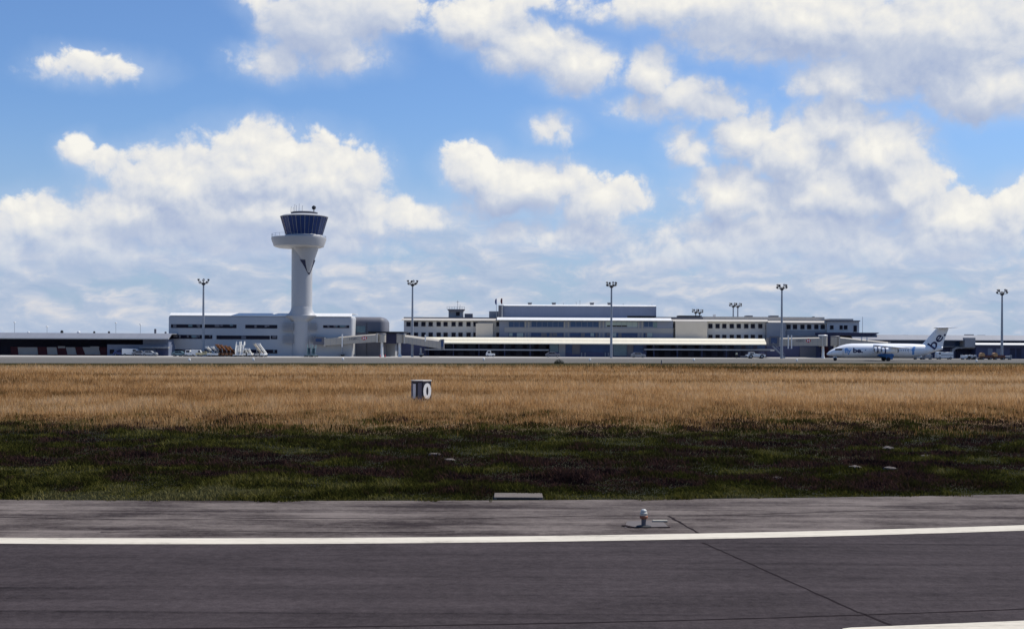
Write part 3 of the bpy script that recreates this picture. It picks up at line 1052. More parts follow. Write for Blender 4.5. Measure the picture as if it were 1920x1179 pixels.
# --- cargo shed on the far left
YS = 342.0
shed = thing('cargo_shed', 'long low cargo shed with grey sloping roof and pale leaning panels at the left', 'shed', (X(100, YS), YS, 0))
slab('wall', -420, 316, 634.5, 668, 362, 367, M_DARK, shed, True)
sloped('roof', -420, 316, 623.2, 633.2, YS, 3.4, M_ROOFG, shed, back=22, t=0.25)
MB().beam((X(-420, YS), YS - 0.12, Z(633.6, YS, 150)), (X(316, YS), YS - 0.12, Z(633.6, YS, 150)), 0.2, 0.3).build('gutter', M_VWHITE, shed)
YP = 350.0
slab('sliding_wall', 20, 202, 650.4, 668, YP, YP + 1, M_MAROON, shed, True)
for a0, a1, b0, b1 in ((33.5, 70, 35, 71.5), (88, 106, 89.5, 108), (123.5, 140.5, 127, 144), (155, 185, 160, 188.5)):
    m = (a0 + a1) / 2
    zt, zb = Z(650.8, YP, m), Z(664.3, YP, m)
    MB().prism([(X(a0, YP), zt), (X(a1, YP), zt), (X(b1, YP), zb), (X(b0, YP), zb)], YP - 0.12, YP + 0.05).build('pale_panel', M_PANELW, shed)
plate('sign_board', 109, 122, 649, 652.3, YP - 0.3, M_PANELW, shed)
plate('sign_board', 169.5, 186, 649.4, 653, YP - 0.3, M_PANELW, shed)
slab('side_wall', 201, 316, 646, 668, 345.5, 352, M_BLUEG, shed, True)
slab('side_block', 268, 316, 636.5, 668, 346.5, 353, M_BLUEG, shed, True)
plate('shutter', 292, 315, 654, 668, 345.5, M_NAVY, shed)
plate('shutter', 206, 214, 655, 663, 345.5, M_GLASS, shed)
plate('shutter', 222, 232, 655, 664, 345.5, M_NAVY, shed)
MB().box(X(262, 344), X(316, 344), 343.6, 345.4, Z(652.6, 344, 290), Z(650, 344, 290)).build('porch', M_GREYW, shed)
shed_roof = [c for c in kids(shed) if c.name.startswith('roof')][0]
for px, w, h, m in ((50.5, 5, 2, M_VWHITE), (113.5, 5.5, 4.2, M_BLACK), (145, 6.5, 2.6, M_VWHITE), (174.3, 4, 2.6, M_BLACK), (202, 4.2, 2.4, M_BLACK), (308.5, 4, 2, M_DGREY)):
    xx, zz, r = X(px, 348), Z(623.5, 348, px), w * 0.15 / 2
    MB().lathe(xx, 349, [(r, zz - 0.6), (r, zz + h * 0.16 * 0.5), (r * 0.7, zz + h * 0.16 * 0.9), (r * 0.2, zz + h * 0.16)], 12).build('roof_vent', m, shed_roof)
MB().box(X(287, 348), X(290, 348), 349, 349.6, Z(626, 348, 288), Z(616.5, 348, 288)).build('chimney', M_DGREY, shed_roof)

# --- hangar on the far right
YH = 374.0
han = thing('arrivals_hall', 'low blue grey hall with arched opening and white roof edge behind the airliner tail', 'building', (X(1790, YH), YH, 0))
slab('wall', 1606, 2400, 638.5, 672, YH + 6, YH + 14, M_NAVY, han, True)
sloped('roof', 1600, 2400, 629.2, 638.3, YH, 3.2, M_ROOFG, han, back=16, t=0.25)
slab('glazing', 1668, 1810, 638.8, 649, YH + 4, YH + 6, M_BGLASS, han)
slab('pillar_wall', 1809.5, 1829, 633, 651, YH - 0.5, YH + 6, M_GREYW, han)
sloped('white_roof_edge', 1829.5, 2400, 643.6, 647.2, YH - 1.2, 1.1, M_ROOFW, han, back=6, t=0.2)
MB().beam((X(1700, YH), YH + 3.6, Z(649.8, YH, 1770)), (X(1829, YH), YH + 3.6, Z(649.8, YH, 1770)), 0.3, 0.3).build('ledge', M_GREYW, han)
slab('lower_wall', 1829.5, 2400, 647.6, 672, YH + 1, YH + 6, M_NAVY, han, True)
# arched frame
zf, zt = -0.2, Z(650.6, YH, 1810)
xl, xr = X(1788, YH), X(1848, YH)
outer = [(xl, zf), (xl, zt - 1.6)] + [(xl + 1.6 - 1.6 * math.cos(a), zt - 1.6 + 1.6 * math.sin(a)) for a in np.linspace(0.2, math.pi / 2, 6)] + [(xr, zt)]
inner = [(xr, zt - 0.45)] + [(xl + 2.0 - 1.3 * math.cos(a), zt - 1.75 + 1.3 * math.sin(a)) for a in np.linspace(math.pi / 2, 0.2, 6)] + [(xl + 0.7, zt - 1.6), (xl + 0.7, zf)]
MB().prism(outer + inner, YH + 1.6, YH + 3.2).build('arch', M_GREYW, han)
plate('door', 1793, 1829, 652.5, 672, YH + 6, M_DARK, han, 0.4)
for px in (1852, 1868, 1894, 1906):
    plate('shutter', px, px + 9, 653, 671, YH + 1, M_DARK if px % 4 else M_BLUEG, han, 0.06)
for px, w, h in ((1698, 9, 2.4), (1819, 14, 3.2), (1842, 11, 2)):
    x0, x1, z0, z1 = rect(px - w / 2, px + w / 2, 630 - h, 631.5, YH + 6)
    MB().box(x0, x1, YH + 6, YH + 8, z0, z1).build('roof_box', M_DGREY, han)

# flat porch roof between the terminal end and the airliner
por = thing('entrance_porch', 'dark flat roofed porch with tapering edge beside the terminal end block', 'porch', (X(1600, 378), 378, 0))
x0, x1, z0, z1 = rect(1548, 1649, 623.4, 628.6, 376)
MB().prism([(x0, z1), (x1, z1), (x1 - 1.6, z0), (x0, z0)], 376, 389).build('roof', M_DARK, por)
slab('wall', 1436, 1665, 640, 672, 385, 388.5, M_NAVY, por, True)
slab('wall_panel', 1500, 1530, 650, 672, 384.6, 385, M_DGREY, por, True)
slab('wall_panel', 1540, 1553, 650, 672, 384.6, 385, M_MAROON, por, True)
slab('corridor', 1552.5, 1559, 628.7, 650, 372, 385, M_DARK, por)
slab('upper_wall', 1560, 1640, 628.8, 640, 384, 388.5, M_DGREY, por)


# ------------------------------------------------------------------ jet bridges
def emblem(px0, px1, py0, py1, y, slope, parent, x_ref):
    """white hexagon with red triangles and the same slope as its tunnel"""
    x0, x1, z0, z1 = rect(px0, px1, py0, py1, y)
    w = x1 - x0

    def p(u, v):
        x = x0 + u * w
        return (x, z0 + v * (z1 - z0) + slope * (x - x_ref))
    b = MB().prism([p(0, .5), p(.25, 0), p(.75, 0), p(1, .5), p(.75, 1), p(.25, 1)], y - 0.03, y)
    e = b.build('emblem', M_VWHITE, parent)
    r = MB()
    for tri in (((0, .5), (.25, 0), (.25, 1)), ((1, .5), (.75, 0), (.75, 1)), ((.25, 0), (.75, 0), (.5, .5)), ((.25, 1), (.75, 1), (.5, .5))):
        r.prism([p(*q) for q in tri], y - 0.05, y - 0.031)
    r.build('emblem_mark', M_RED, e)


def jet_bridge(label, Y, a, b, rot, cab, colx, bogie, material=None, chamfer=0.5, posts=(), words=None, mark=None, dome=False):
    """a, b: (px, top row, bottom row) of the two tunnel ends; rot: rotunda (px0, px1, top, bottom)"""
    material = material or M_BEIGE
    root = thing('jet_bridge', label, 'jet bridge', (X(rot[0], Y), Y, 0), 'jet bridges')
    xa, xb = X(a[0], Y), X(b[0], Y)

    def section(px, t, bt):
        zt, zb = Z(t, Y, px), Z(bt, Y, px)
        x = X(px, Y)
        c = chamfer
        return [(x, Y, zb), (x, Y, zt - c * 0.6), (x, Y + c, zt), (x, Y + 3 - c, zt), (x, Y + 3, zt - c * 0.6), (x, Y + 3, zb)]
    tun = MB().loft([section(*a), section(*b)]).build('tunnel', material, root)
    rb = MB()
    for px, t, bt in (a, b):
        x = X(px, Y)
        zt, zb = Z(t, Y, px), Z(bt, Y, px)
        rb.box(x - 0.22, x + 0.22, Y - 0.12, Y + 3.12, zb - 0.15, zt + 0.12)
    rb.build('end_frame', M_CREAM, tun)
    rt = MB()
    for k in range(1, 9):
        f = k / 9
        x = xa + (xb - xa) * f
        zt = Z(a[1] + (b[1] - a[1]) * f, Y, a[0] + (b[0] - a[0]) * f) - chamfer * 0.6
        zb = Z(a[2] + (b[2] - a[2]) * f, Y, a[0] + (b[0] - a[0]) * f)
        rt.box(x - 0.03, x + 0.03, Y - 0.02, Y + 0.01, zb, zt)
    rt.build('panel_seam', M_GREYW, tun)
    x0, x1, z0, z1 = rect(*rot, Y)
    cx, r = (x0 + x1) / 2, (x1 - x0) / 2
    ro = MB().lathe(cx, Y + 1.5, [(r, z0), (r, z1 - 0.15), (r * 0.9, z1)], 20).build('rotunda', material, root, smooth=30)
    MB().lathe(cx, Y + 1.5, [(r * 1.06, z1 - 0.28), (r * 1.06, z1 - 0.1), (r * 0.9, z1 + 0.06)], 20).build('rotunda_roof', M_DGREY if not dome else M_VWHITE, ro, smooth=30)
    c0 = X(colx, Y)
    MB().lathe(c0, Y + 1.5, [(0.62, -0.1), (0.40, 0.8), (0.36, z0)], 14).build('column', M_VWHITE, root, smooth=40)
    if cab:
        x0, x1, z0, z1 = rect(*cab, Y)
        cb = MB().prism([(x0, z0), (x1, z0), (x1, z1), (x0 + 0.3, z1), (x0, z1 - 0.5)], Y - 0.25, Y + 3.3).build('cab', M_DGREY, root)
        s = 1 if cab[0] > a[0] else -1
        MB().box(x0 + 0.7, x1 - 0.7, Y - 0.31, Y - 0.24, z0 + 0.8, z1 - 0.5).build('cab_window', M_BGLASS, cb)
    if bogie:
        bx = X(bogie[0], Y)
        zt = Z(bogie[1], Y, bogie[0])
        bo = MB().box(bx - 0.3, bx + 0.05, Y + 0.2, Y + 0.6, 0.9, zt).box(bx - 0.3, bx + 0.05, Y + 2.4, Y + 2.8, 0.9, zt).box(bx - 0.5, bx + 0.5, Y + 0.1, Y + 2.9, 0.6, 0.95)
        bg = bo.build('bogie', M_GREYW, root)
        for q in (Y + 0.15, Y + 2.3):
            MB().rod((bx, q, 0.52), (bx, q + 0.5, 0.52), 0.52, n=16).build('wheel', M_BLACK, bg, smooth=40)
    for px, t, bt in posts:
        x = X(px, Y)
        MB().box(x - 0.16, x + 0.16, Y - 0.32, Y - 0.02, Z(bt, Y, px), Z(t, Y, px)).build('post', M_VWHITE, root)
    slope = (Z(b[1], Y, b[0]) - Z(a[1], Y, a[0])) / (xb - xa)
    if words:
        body, (p0, p1, q0, q1) = words
        x0, x1, z0, z1 = rect(p0, p1, q0, q1, Y)
        lt = letters(body, x0, x1, z0, z1, Y - 0.02, 'lettering', M_TEXT, tun, 0.01)
        # letters were placed in world space below the tunnel: follow its slope
        ox = root.location.x
        for v in lt.data.vertices:
            v.co.z += slope * (v.co.x + ox - (x0 + x1) / 2)
    if mark:
        x0, x1, _, _ = rect(*mark, Y)
        emblem(*mark, Y - 0.01, slope, tun, (x0 + x1) / 2)
    return root


jet_bridge('jet bridge reaching left to its dark cab beside the control tower foot', 350.0, (608.5, 633.2, 647.8), (707, 625.6, 640.8), (707.5, 722.8, 625, 641.7),
           (587.5, 608, 631.6, 646), 715, (642, 648), posts=((641.7, 626.4, 650.5),), words=('HSBC', (655, 673, 632.3, 637.2)), mark=(677.5, 688.5, 630.3, 637.2))
jet_bridge('jet bridge sloping down to the right with sunlit roof before the terminal left wing', 350.0, (758, 627.2, 643), (826.5, 636.6, 654), (742.6, 758.2, 625.6, 643),
           (826.5, 832, 635.8, 655.2), 748.5, (789, 652), chamfer=0.95, posts=((797.5, 627.5, 640), ))
jet_bridge('level jet bridge with two white posts left of the airliner nose', 362.0, (1461, 633.4, 648.4), (1542, 632.2, 648.4), (1536.8, 1553.5, 628, 648.6),
           (1441, 1461, 630.2, 648.6), 1545.5, None, posts=((1477.6, 628.2, 653.4), (1483.8, 628.2, 653.4)), words=('HSBC', (1492.5, 1508, 636.4, 641)), mark=(1511, 1520.5, 635, 642), dome=True)
jet_bridge('jet bridge running down to the right partly hidden behind the airliner nose', 368.0, (1574, 631.6, 648), (1668, 641.5, 657), (1560, 1576, 629.8, 648.4),
           None, 1568, None, posts=((1615, 632, 638), (1625, 632.5, 639)))

# stair from the third bridge down to the apron
st = MB()
p0, p1 = (X(1449, 361), 361.0, Z(648.5, 361, 1449)), (X(1472, 361), 361.0, 0.1)
st.beam(p0, p1, 0.1, 0.3)
st.beam((p0[0], 362.2, p0[2]), (p1[0], 362.2, p1[2]), 0.1, 0.3)
for k in range(12):
    f = (k + 0.5) / 12
    xx, zz = p0[0] + (p1[0] - p0[0]) * f, p0[2] + (p1[2] - p0[2]) * f
    st.box(xx - 0.16, xx + 0.16, 361.05, 362.15, zz - 0.03, zz + 0.03)
s_root = thing('apron_stair', 'steep grey service stair down to the apron at the level jet bridge', 'stair', (p1[0], 361.5, 0))
st.build('flight', M_STEEL, s_root)
hr = MB()
for yy in (361.0, 362.2):
    hr.beam((p0[0], yy, p0[2] + 1.0), (p1[0], yy, p1[2] + 1.0), 0.06, 0.06)
    for f in (0.0, 0.33, 0.66, 1.0):
        xx, zz = p0[0] + (p1[0] - p0[0]) * f, p0[2] + (p1[2] - p0[2]) * f
        hr.rod((xx, yy, zz), (xx, yy, zz + 1.0), 0.03, n=5)
hr.build('handrail', M_STEEL, s_root)


# ------------------------------------------------------------------ the airliner
YA = 312.0
A_S = YA / F


def ax(px):
    return X(px, YA, 655)


def az(py, px):
    return Z(py, YA, px)


plane = thing('airliner', 'white four engined high wing airliner with blue flybe. lettering parked nose left by the terminal', 'airliner', (ax(1650), YA, 0))
sec = [(1550.0, 664.0, 0.4), (1551.5, 663.6, 2.2), (1555, 662.6, 4.2), (1560, 661.3, 6.2), (1566, 660.2, 8.0), (1572, 659.2, 9.6), (1579, 658.3, 11.3), (1587, 657.6, 12.6), (1597, 657.2, 13.3),
       (1620, 657.2, 13.4), (1650, 657.3, 13.4), (1680, 657.4, 13.4), (1700, 657.5, 13.3), (1714, 657.2, 12.7), (1726, 656.5, 11.3), (1738, 655.3, 9.0), (1750, 653.9, 6.4), (1760, 652.9, 4.2), (1767, 652.6, 2.6)]


def fus(px):
    for (a, b) in zip(sec, sec[1:]):
        if a[0] <= px <= b[0]:
            t = (px - a[0]) / (b[0] - a[0])
            return a[1] + (b[1] - a[1]) * t, a[2] + (b[2] - a[2]) * t
    return sec[-1][1:]


rings = []
for px, cy, r in sec:
    rr = r * A_S
    rings.append([(ax(px), YA + rr * math.cos(2 * math.pi * j / 40), az(cy, px) + rr * math.sin(2 * math.pi * j / 40)) for j in range(40)])
fus_ob = MB().loft(rings).build('fuselage', M_PLANE, plane, smooth=50)


def skin_y(xw, zw):
    """distance of the near side of the fuselage at a point"""
    px = 960 + 0.0
    lo, hi = 1550.0, 1767.0
    for _ in range(24):
        m = (lo + hi) / 2
        if ax(m) < xw:
            lo = m
        else:
            hi = m
    cy, r = fus(lo)
    zc, r = az(cy, lo), r * A_S
    d = max(-0.97 * r, min(0.97 * r, zw - zc))
    return YA - math.sqrt(r * r - d * d)


def on_skin(v, f, name, material, gap=0.035):
    """lettering or panels wrapped on the fuselage: v = (x, z) world points"""
    bm = bmesh.new()
    vs = [bm.verts.new((x, 0, z)) for x, z in v]
    for q in f:
        try:
            bm.faces.new([vs[i] for i in q])
        except ValueError:
            pass
    zs = [z for _, z in v]
    for zc in np.arange(min(zs), max(zs), 0.14):
        bmesh.ops.bisect_plane(bm, geom=bm.verts[:] + bm.edges[:] + bm.faces[:], plane_co=(0, 0, float(zc)), plane_no=(0, 0, 1))
    for p in bm.verts:
        p.co.y = skin_y(p.co.x, p.co.z) - gap
        p.co.x *= p.co.y / YA
        p.co -= plane.location
    me = bpy.data.meshes.new(name)
    bmesh.ops.recalc_face_normals(bm, faces=bm.faces)
    bm.to_mesh(me)
    bm.free()
    me.materials.append(material)
    ob = bpy.data.objects.new(name, me)
    COL.objects.link(ob)
    ob.parent = plane
    return ob


def skin_text(body, x0, x1, z0, z1, material, fat=0.02, rot=0.0, center=None):
    v, f = text_data(body, 1.0, 0.0, fat)
    a, b, c, d = v[:, 0].min(), v[:, 0].max(), v[:, 1].min(), v[:, 1].max()
    pts = [(x0 + (p[0] - a) / (b - a) * (x1 - x0), z0 + (p[1] - c) / (d - c) * (z1 - z0)) for p in v]
    return on_skin(pts, f, 'lettering', material)


skin_text('fly', ax(1583.5), ax(1596), az(664.5, 1590), az(652, 1590), M_PBLUE, 0.035)
skin_text('be.', ax(1599.5), ax(1618), az(661.3, 1607), az(652, 1607), M_DBLUE, 0.04)
skin_text('f', ax(1709), ax(1717), az(665, 1713), az(649.5, 1713), M_PBLUE, 0.05)
skin_text('l', ax(1720.5), ax(1724), az(665, 1722), az(649.5, 1722), M_PBLUE, 0.05)
skin_text('y', ax(1728), ax(1740), az(661.5, 1734), az(650.5, 1734), M_PBLUE, 0.05)


def quad(px0, px1, py0, py1, name, material, sk=0.0):
    m = (px0 + px1) / 2
    k = 6
    v, f = [], []
    for i in range(k + 1):
        t = i / k
        v += [(ax(px0 + (px1 - px0) * t), az(py1, m)), (ax(px0 + (px1 - px0) * t + sk), az(py0, m))]
    f = [(2 * i, 2 * i + 2, 2 * i + 3, 2 * i + 1) for i in range(k)]
    return on_skin(v, f, name, material, 0.02)


quad(1565, 1578.5, 653.2, 656.3, 'cockpit_window', M_GLASS, 1.5)
for px in np.arange(1672, 1708, 4.2):
    quad(px, px + 1.6, 655.4, 657.5, 'cabin_window', M_VGREY)
quad(1622, 1624, 655, 656.8, 'cabin_window', M_VGREY)
for px in (1580.5, 1703):
    quad(px, px + 0.5, 652, 665, 'door_outline', M_VGREY)
quad(1559, 1560.2, 660.2, 661.2, 'marking', M_VGREY)


# fin with the big letters, and the tailplane on top of it
def P(px, py):
    return (ax(px), az(py, px))


fin_o = [P(1722, 646.5), P(1734, 640), P(1755.5, 615.8), P(1778.5, 616.5), P(1765, 656), P(1740, 656)]
mid = YA
rings = []
root_c = [(1721, 1767.5, 654, 0.16), (1733, 1769.5, 641, 0.16), (1755, 1778.5, 616, 0.11)]
rings = []
for l, r_, py, th in root_c:
    xl, xr, z = ax(l), ax(r_), az(py, (l + r_) / 2)
    c = xr - xl
    prof_ = [(0, 0), (0.04, .5), (0.15, .9), (0.35, 1), (0.6, .75), (0.85, .3), (1, 0.02), (0.85, -.3), (0.6, -.75), (0.35, -1), (0.15, -.9), (0.04, -.5)]
    rings.append([(xl + u * c, YA + w * th * 1.5, z) for u, w in prof_])
fin_ob = MB().loft(rings).build('fin', M_PLANE, plane, smooth=50)
v, f = text_data('be.', 1.0, 0.01, 0.05)
a, b, c, d = v[:, 0].min(), v[:, 0].max(), v[:, 1].min(), v[:, 1].max()
org = P(1750.3, 656.3)
L, Hh, th = 37.5 * A_S, 16.5 * A_S, math.radians(51)
from mathutils.bvhtree import BVHTree
trees = [BVHTree.FromPolygons([tuple(q.co) for q in o.data.vertices], [tuple(p.vertices) for p in o.data.polygons]) for o in (fus_ob, fin_ob)]
bm = bmesh.new()
v, f = text_data('be.', 1.0, 0.0, 0.012)
a, b, c, d = v[:, 0].min(), v[:, 0].max(), v[:, 1].min(), v[:, 1].max()
vs = []
for p in v:
    u, w = (p[0] - a) / (b - a) * L, (p[1] - c) / (d - c) * Hh
    vs.append(bm.verts.new((org[0] + u * math.cos(th) - w * math.sin(th) - plane.location.x, 0, org[1] + u * math.sin(th) + w * math.cos(th))))
for q in f:
    try:
        bm.faces.new([vs[i] for i in q])
    except ValueError:
        pass
for ax_, no in ((0, (1, 0, 0)), (2, (0, 0, 1))):
    cs = [p.co[ax_] for p in bm.verts]
    for k in np.arange(min(cs), max(cs), 0.12):
        co_ = [0, 0, 0]
        co_[ax_] = float(k)
        bmesh.ops.bisect_plane(bm, geom=bm.verts[:] + bm.edges[:] + bm.faces[:], plane_co=co_, plane_no=no)
for p in bm.verts:
    ys = [h[0].y for h in (t.ray_cast(Vector((p.co.x, -8, p.co.z)), Vector((0, 1, 0))) for t in trees) if h[0] is not None]
    p.co.y = (min(ys) if ys else -0.12) - 0.05
me = bpy.data.meshes.new('lettering')
bmesh.ops.recalc_face_normals(bm, faces=bm.faces)
bm.to_mesh(me)
bm.free()
me.materials.append(M_DBLUE)
lt = bpy.data.objects.new('lettering', me)
COL.objects.link(lt)
lt.parent = plane
st = []
for s in (-1, 1):
    tip = 5.5
    r_ = []
    for k, (yy, l, rr, dz, th) in enumerate(((0, 1753.5, 1780, 0, .22), (s * tip * .96, 1763, 1782.5, -0.05, .12), (s * tip, 1767, 1783, -0.05, .05))):
        xl, xr, z = ax(l), ax(rr), az(613.9, 1770) + dz
        cc_ = xr - xl
        r_.append([(xl + u * cc_, YA + yy, z + w * th) for u, w in prof_])
    MB().loft(r_).build('tailplane', M_PLANE, plane, smooth=50)
MB().lathe(0, 0, [(0.02, 0), (0.26, 0.5), (0.28, 2.2), (0.05, 3.2)], 14).build('fin_fairing', M_PLANE, plane, smooth=50, world=False)
ff = [o for o in kids(plane) if o.name.startswith('fin_fairing')][0]
ff.rotation_euler = (0, math.radians(90), 0)
ff.location = (ax(1754) - plane.location.x, 0, az(615.4, 1770))

# high wing with a slight droop towards the tips
zr_, half = az(646.6, 1650), 13.0
for s in (-1, 1):
    r_ = []
    for t in (0.0, 0.12, 0.55, 0.97, 1.0):
        yy = s * half * t
        ch = (4.6 * (1 - t) + 1.7 * t) if t < 1 else 1.0
        le = ax(1632) + 4.1 * t + (0.4 if t == 1 else 0)
        z = zr_ - 0.052 * half * t
        r_.append([(le + u * ch, YA + yy, z + 0.12 * ch * (0.62 * w if w > 0 else 0.35 * w)) for u, w in prof_])
    w_ob = MB().loft(r_).build('wing', M_PLANE, plane, smooth=50)
    for t, dx, in ((0.30, 0.0), (0.55, 0.0), (0.8, 0)):
        ch = 4.6 * (1 - t) + 1.7 * t
        x0 = ax(1632) + 4.1 * t + ch * 0.55
        z = zr_ - 0.052 * half * t - 0.18
        MB().loft([[(x0 + q, YA + s * half * t + rr * math.cos(k), z + rr * math.sin(k)) for k in np.linspace(0, 2 * math.pi, 9)[:-1]] for q, rr in ((-0.6, .03), (0, .13), (1.4, .16), (2.3, .03))]).build('flap_fairing', M_PLANE, w_ob, smooth=50)
    for t, fwd in ((0.33, 0.0), (0.565, 0.0)):
        yy = YA + s * half * t
        le = ax(1632) + 4.1 * t
        z = zr_ - 0.052 * half * t - 1.02
        prof_e = [(-1.62, 0.52), (-1.7, 0.60), (-1.5, 0.70), (-0.8, 0.76), (0.4, 0.74), (1.4, 0.62), (2.1, 0.46)]
        e = MB().loft([[(le + q, yy + rr * math.cos(k), z + rr * math.sin(k)) for k in np.linspace(0, 2 * math.pi, 25)[:-1]] for q, rr in prof_e], caps=False).build('engine', M_PLANE, plane, smooth=50)
        MB().loft([[(le + q, yy + rr * math.cos(k), z + rr * math.sin(k)) for k in np.linspace(0, 2 * math.pi, 25)[:-1]] for q, rr in ((-1.64, 0.53), (-1.0, 0.50), (-0.9, 0.02))], caps=False).build('intake', M_BLACK, e, smooth=30)
        MB().loft([[(le + q, yy + rr * math.cos(k), z + rr * math.sin(k)) for k in np.linspace(0, 2 * math.pi, 25)[:-1]] for q, rr in ((2.05, 0.45), (2.5, 0.36), (2.5, 0.02))], caps=False).build('exhaust', M_VGREY, e, smooth=30)
        MB().loft([[(le + q, yy + rr * math.cos(k), z + rr * math.sin(k)) for k in np.linspace(0, 2 * math.pi, 25)[:-1]] for q, rr in ((-1.10, 0.757), (-0.78, 0.772))], caps=False).build('engine_band', M_DBLUE, e, smooth=30)
        MB().prism([(le - 0.7, z + 0.6), (le + 2.6, z + 0.35), (le + 3.0, z + 1.0), (le + 0.4, z + 1.05)], yy - 0.12, yy + 0.12).build('pylon', M_PLANE, e)
# blue belly fairing that houses the main wheels
for s in (-1, 1):
    r_ = []
    for q, sc_ in ((1641, 0.10), (1645, 0.55), (1651, 0.9), (1660, 1.0), (1668, 0.92), (1672, 0.5), (1673.5, 0.1)):
        zc = az(665.8, q)
        r_.append([(ax(q), YA + s * 1.35 + 0.85 * sc_ * math.cos(k), zc + 0.62 * sc_ * math.sin(k)) for k in np.linspace(0, 2 * math.pi, 17)[:-1]])
    fr = MB().loft(r_).build('gear_fairing', M_MBLUE, plane, smooth=50)
    mb = MB().prism([(ax(1656), az(668, 1656)), (ax(1670), az(668, 1670)), (ax(1669), az(673.5, 1669)), (ax(1657.5), az(673.5, 1657))], YA + s * 2.1 - 0.05, YA + s * 2.1 + 0.05)
    mb.build('gear_door', M_MBLUE, plane)
    lg = MB().rod((ax(1661), YA + s * 1.9, 0.5), (ax(1661), YA + s * 1.6, az(667, 1661)), 0.12).build('main_gear', M_STEEL, plane)
    for dx in (-0.55, 0.55):
        MB().rod((ax(1661) + dx * 0, YA + s * 1.9 + dx * 0.5 - 0.16, 0.48), (ax(1661), YA + s * 1.9 + dx * 0.5 + 0.16, 0.48), 0.48, n=18).build('wheel', M_BLACK, lg, smooth=40)
ng = MB().rod((ax(1566), YA, 0.4), (ax(1567), YA, az(667, 1567)), 0.09).build('nose_gear', M_STEEL, plane)
for dy in (-0.2, 0.2):
    MB().rod((ax(1566), YA + dy - 0.1, 0.4), (ax(1566), YA + dy + 0.1, 0.4), 0.40, n=18).build('wheel', M_BLACK, ng, smooth=40)


# ------------------------------------------------------------------ floodlight masts
def mast(px, top, label, Y=352.0, group='tall apron floodlight masts', scale=1.0, base=0.0, name='floodlight_mast'):
    x = X(px, Y)
    zt = Z(top, Y, px)
    root = thing(name, label, 'floodlight', (x, Y, base), group)
    MB().rod((x, Y, base - 0.2), (x, Y, zt - 1.2), 0.40 * scale, 0.22 * scale, 12).build('pole', M_STEEL, root, smooth=40)
    cr = MB()
    cr.lathe(x, Y, [(0.25 * scale, zt - 1.6), (0.55 * scale, zt - 1.35), (0.55 * scale, zt - 1.0), (0.25 * scale, zt - 0.8)], 12)
    lamps = []
    for k in range(8):
        a = 2 * math.pi * (k + 0.35) / 8
        h = zt - 0.75 if k % 2 else zt - 0.1
        r = 1.35 * scale
        q = (x + r * math.cos(a), Y + r * math.sin(a), h)
        cr.rod((x, Y, zt - 1.15), (q[0], q[1], h - 0.3), 0.07 * scale, n=6)
        lamps.append((q, a))
    cr.build('crown', M_LAMP, root)
    for q, a in lamps:
        d = Vector((math.cos(a), math.sin(a), -0.7)).normalized()
        c = Vector(q)
        l = MB().loft([[c + d * t + (Vector((-math.sin(a), math.cos(a), 0)) * math.cos(k) + d.cross(Vector((-math.sin(a), math.cos(a), 0))) * math.sin(k)) * r for k in np.linspace(0, 2 * math.pi, 11)[:-1]]
                       for t, r in ((-0.35 * scale, 0.10 * scale), (-0.15 * scale, 0.26 * scale), (0.22 * scale, 0.34 * scale))]).build('floodlight', M_LAMP, root, smooth=40)
        p = c + d * 0.225 * scale
        MB().rod(p, p + d * 0.02, 0.30 * scale, n=10).build('lamp_glass', M_LENS, l)
    return root


mast(381, 524, 'tall grey floodlight mast in front of the left wing of the control tower offices', 342.0)
mast(773, 526.5, 'tall grey floodlight mast in front of the left wing of the terminal')
mast(1146, 529.5, 'tall grey floodlight mast in front of the glazed middle of the terminal')
mast(1465.5, 534, 'tall grey floodlight mast beside the jet bridge left of the airliner')
mast(1878.5, 543.5, 'tall grey floodlight mast standing right of the airliner tail')
mast(1374.5, 568.5, 'dark floodlight mast behind the terminal roof, left one of a close pair', 440, 'floodlight masts behind the terminal', 0.95)
mast(1383, 569, 'dark floodlight mast behind the terminal roof, right one of a close pair', 440, 'floodlight masts behind the terminal', 0.95)
mast(1304, 580, 'dark floodlight mast rising behind the roof right of the rooftop hall, left of two', 440, 'floodlight masts behind the terminal', 0.85)
mast(1311.5, 581, 'dark floodlight mast rising behind the roof right of the rooftop hall, right of two', 440, 'floodlight masts behind the terminal', 0.85)
for px, top, lb in ((27, 605, 'distant street lamp showing above the cargo shed roof at the left edge'), (217, 606, 'distant street lamp above the cargo shed roof, the tallest of two near the tower offices'),
                    (263, 609, 'distant street lamp above the cargo shed roof, nearest the control tower offices'), (88, 613, 'low distant street lamp just above the cargo shed roof between two pale roof vents')):
    Y = 470.0
    x, z = X(px, Y), Z(top, Y, px)
    r = thing('street_lamp', lb, 'street lamp', (x, Y, 0), 'street lamps behind the cargo shed')
    MB().rod((x, Y, 0), (x, Y, z), 0.10, 0.07, 8).build('pole', M_STEEL, r)
    MB().lathe(x, Y, [(0.1, z - 0.05), (0.45, z + 0.1), (0.4, z + 0.35), (0.1, z + 0.45)], 12).build('lamp_head', M_VWHITE, r, smooth=40)


# ------------------------------------------------------------------ vehicles on the apron
def wheels(root, x, y, w, xs, r):
    for dx in xs:
        for yy in (y - w / 2, y + w / 2 - 0.22):
            t = MB().rod((x + dx, yy, r), (x + dx, yy + 0.22, r), r, n=16).build('wheel', M_BLACK, root, smooth=40)
            MB().rod((x + dx, yy - 0.012, r), (x + dx, yy + 0.232, r), r * 0.5, n=10).build('rim', M_STEEL, t)


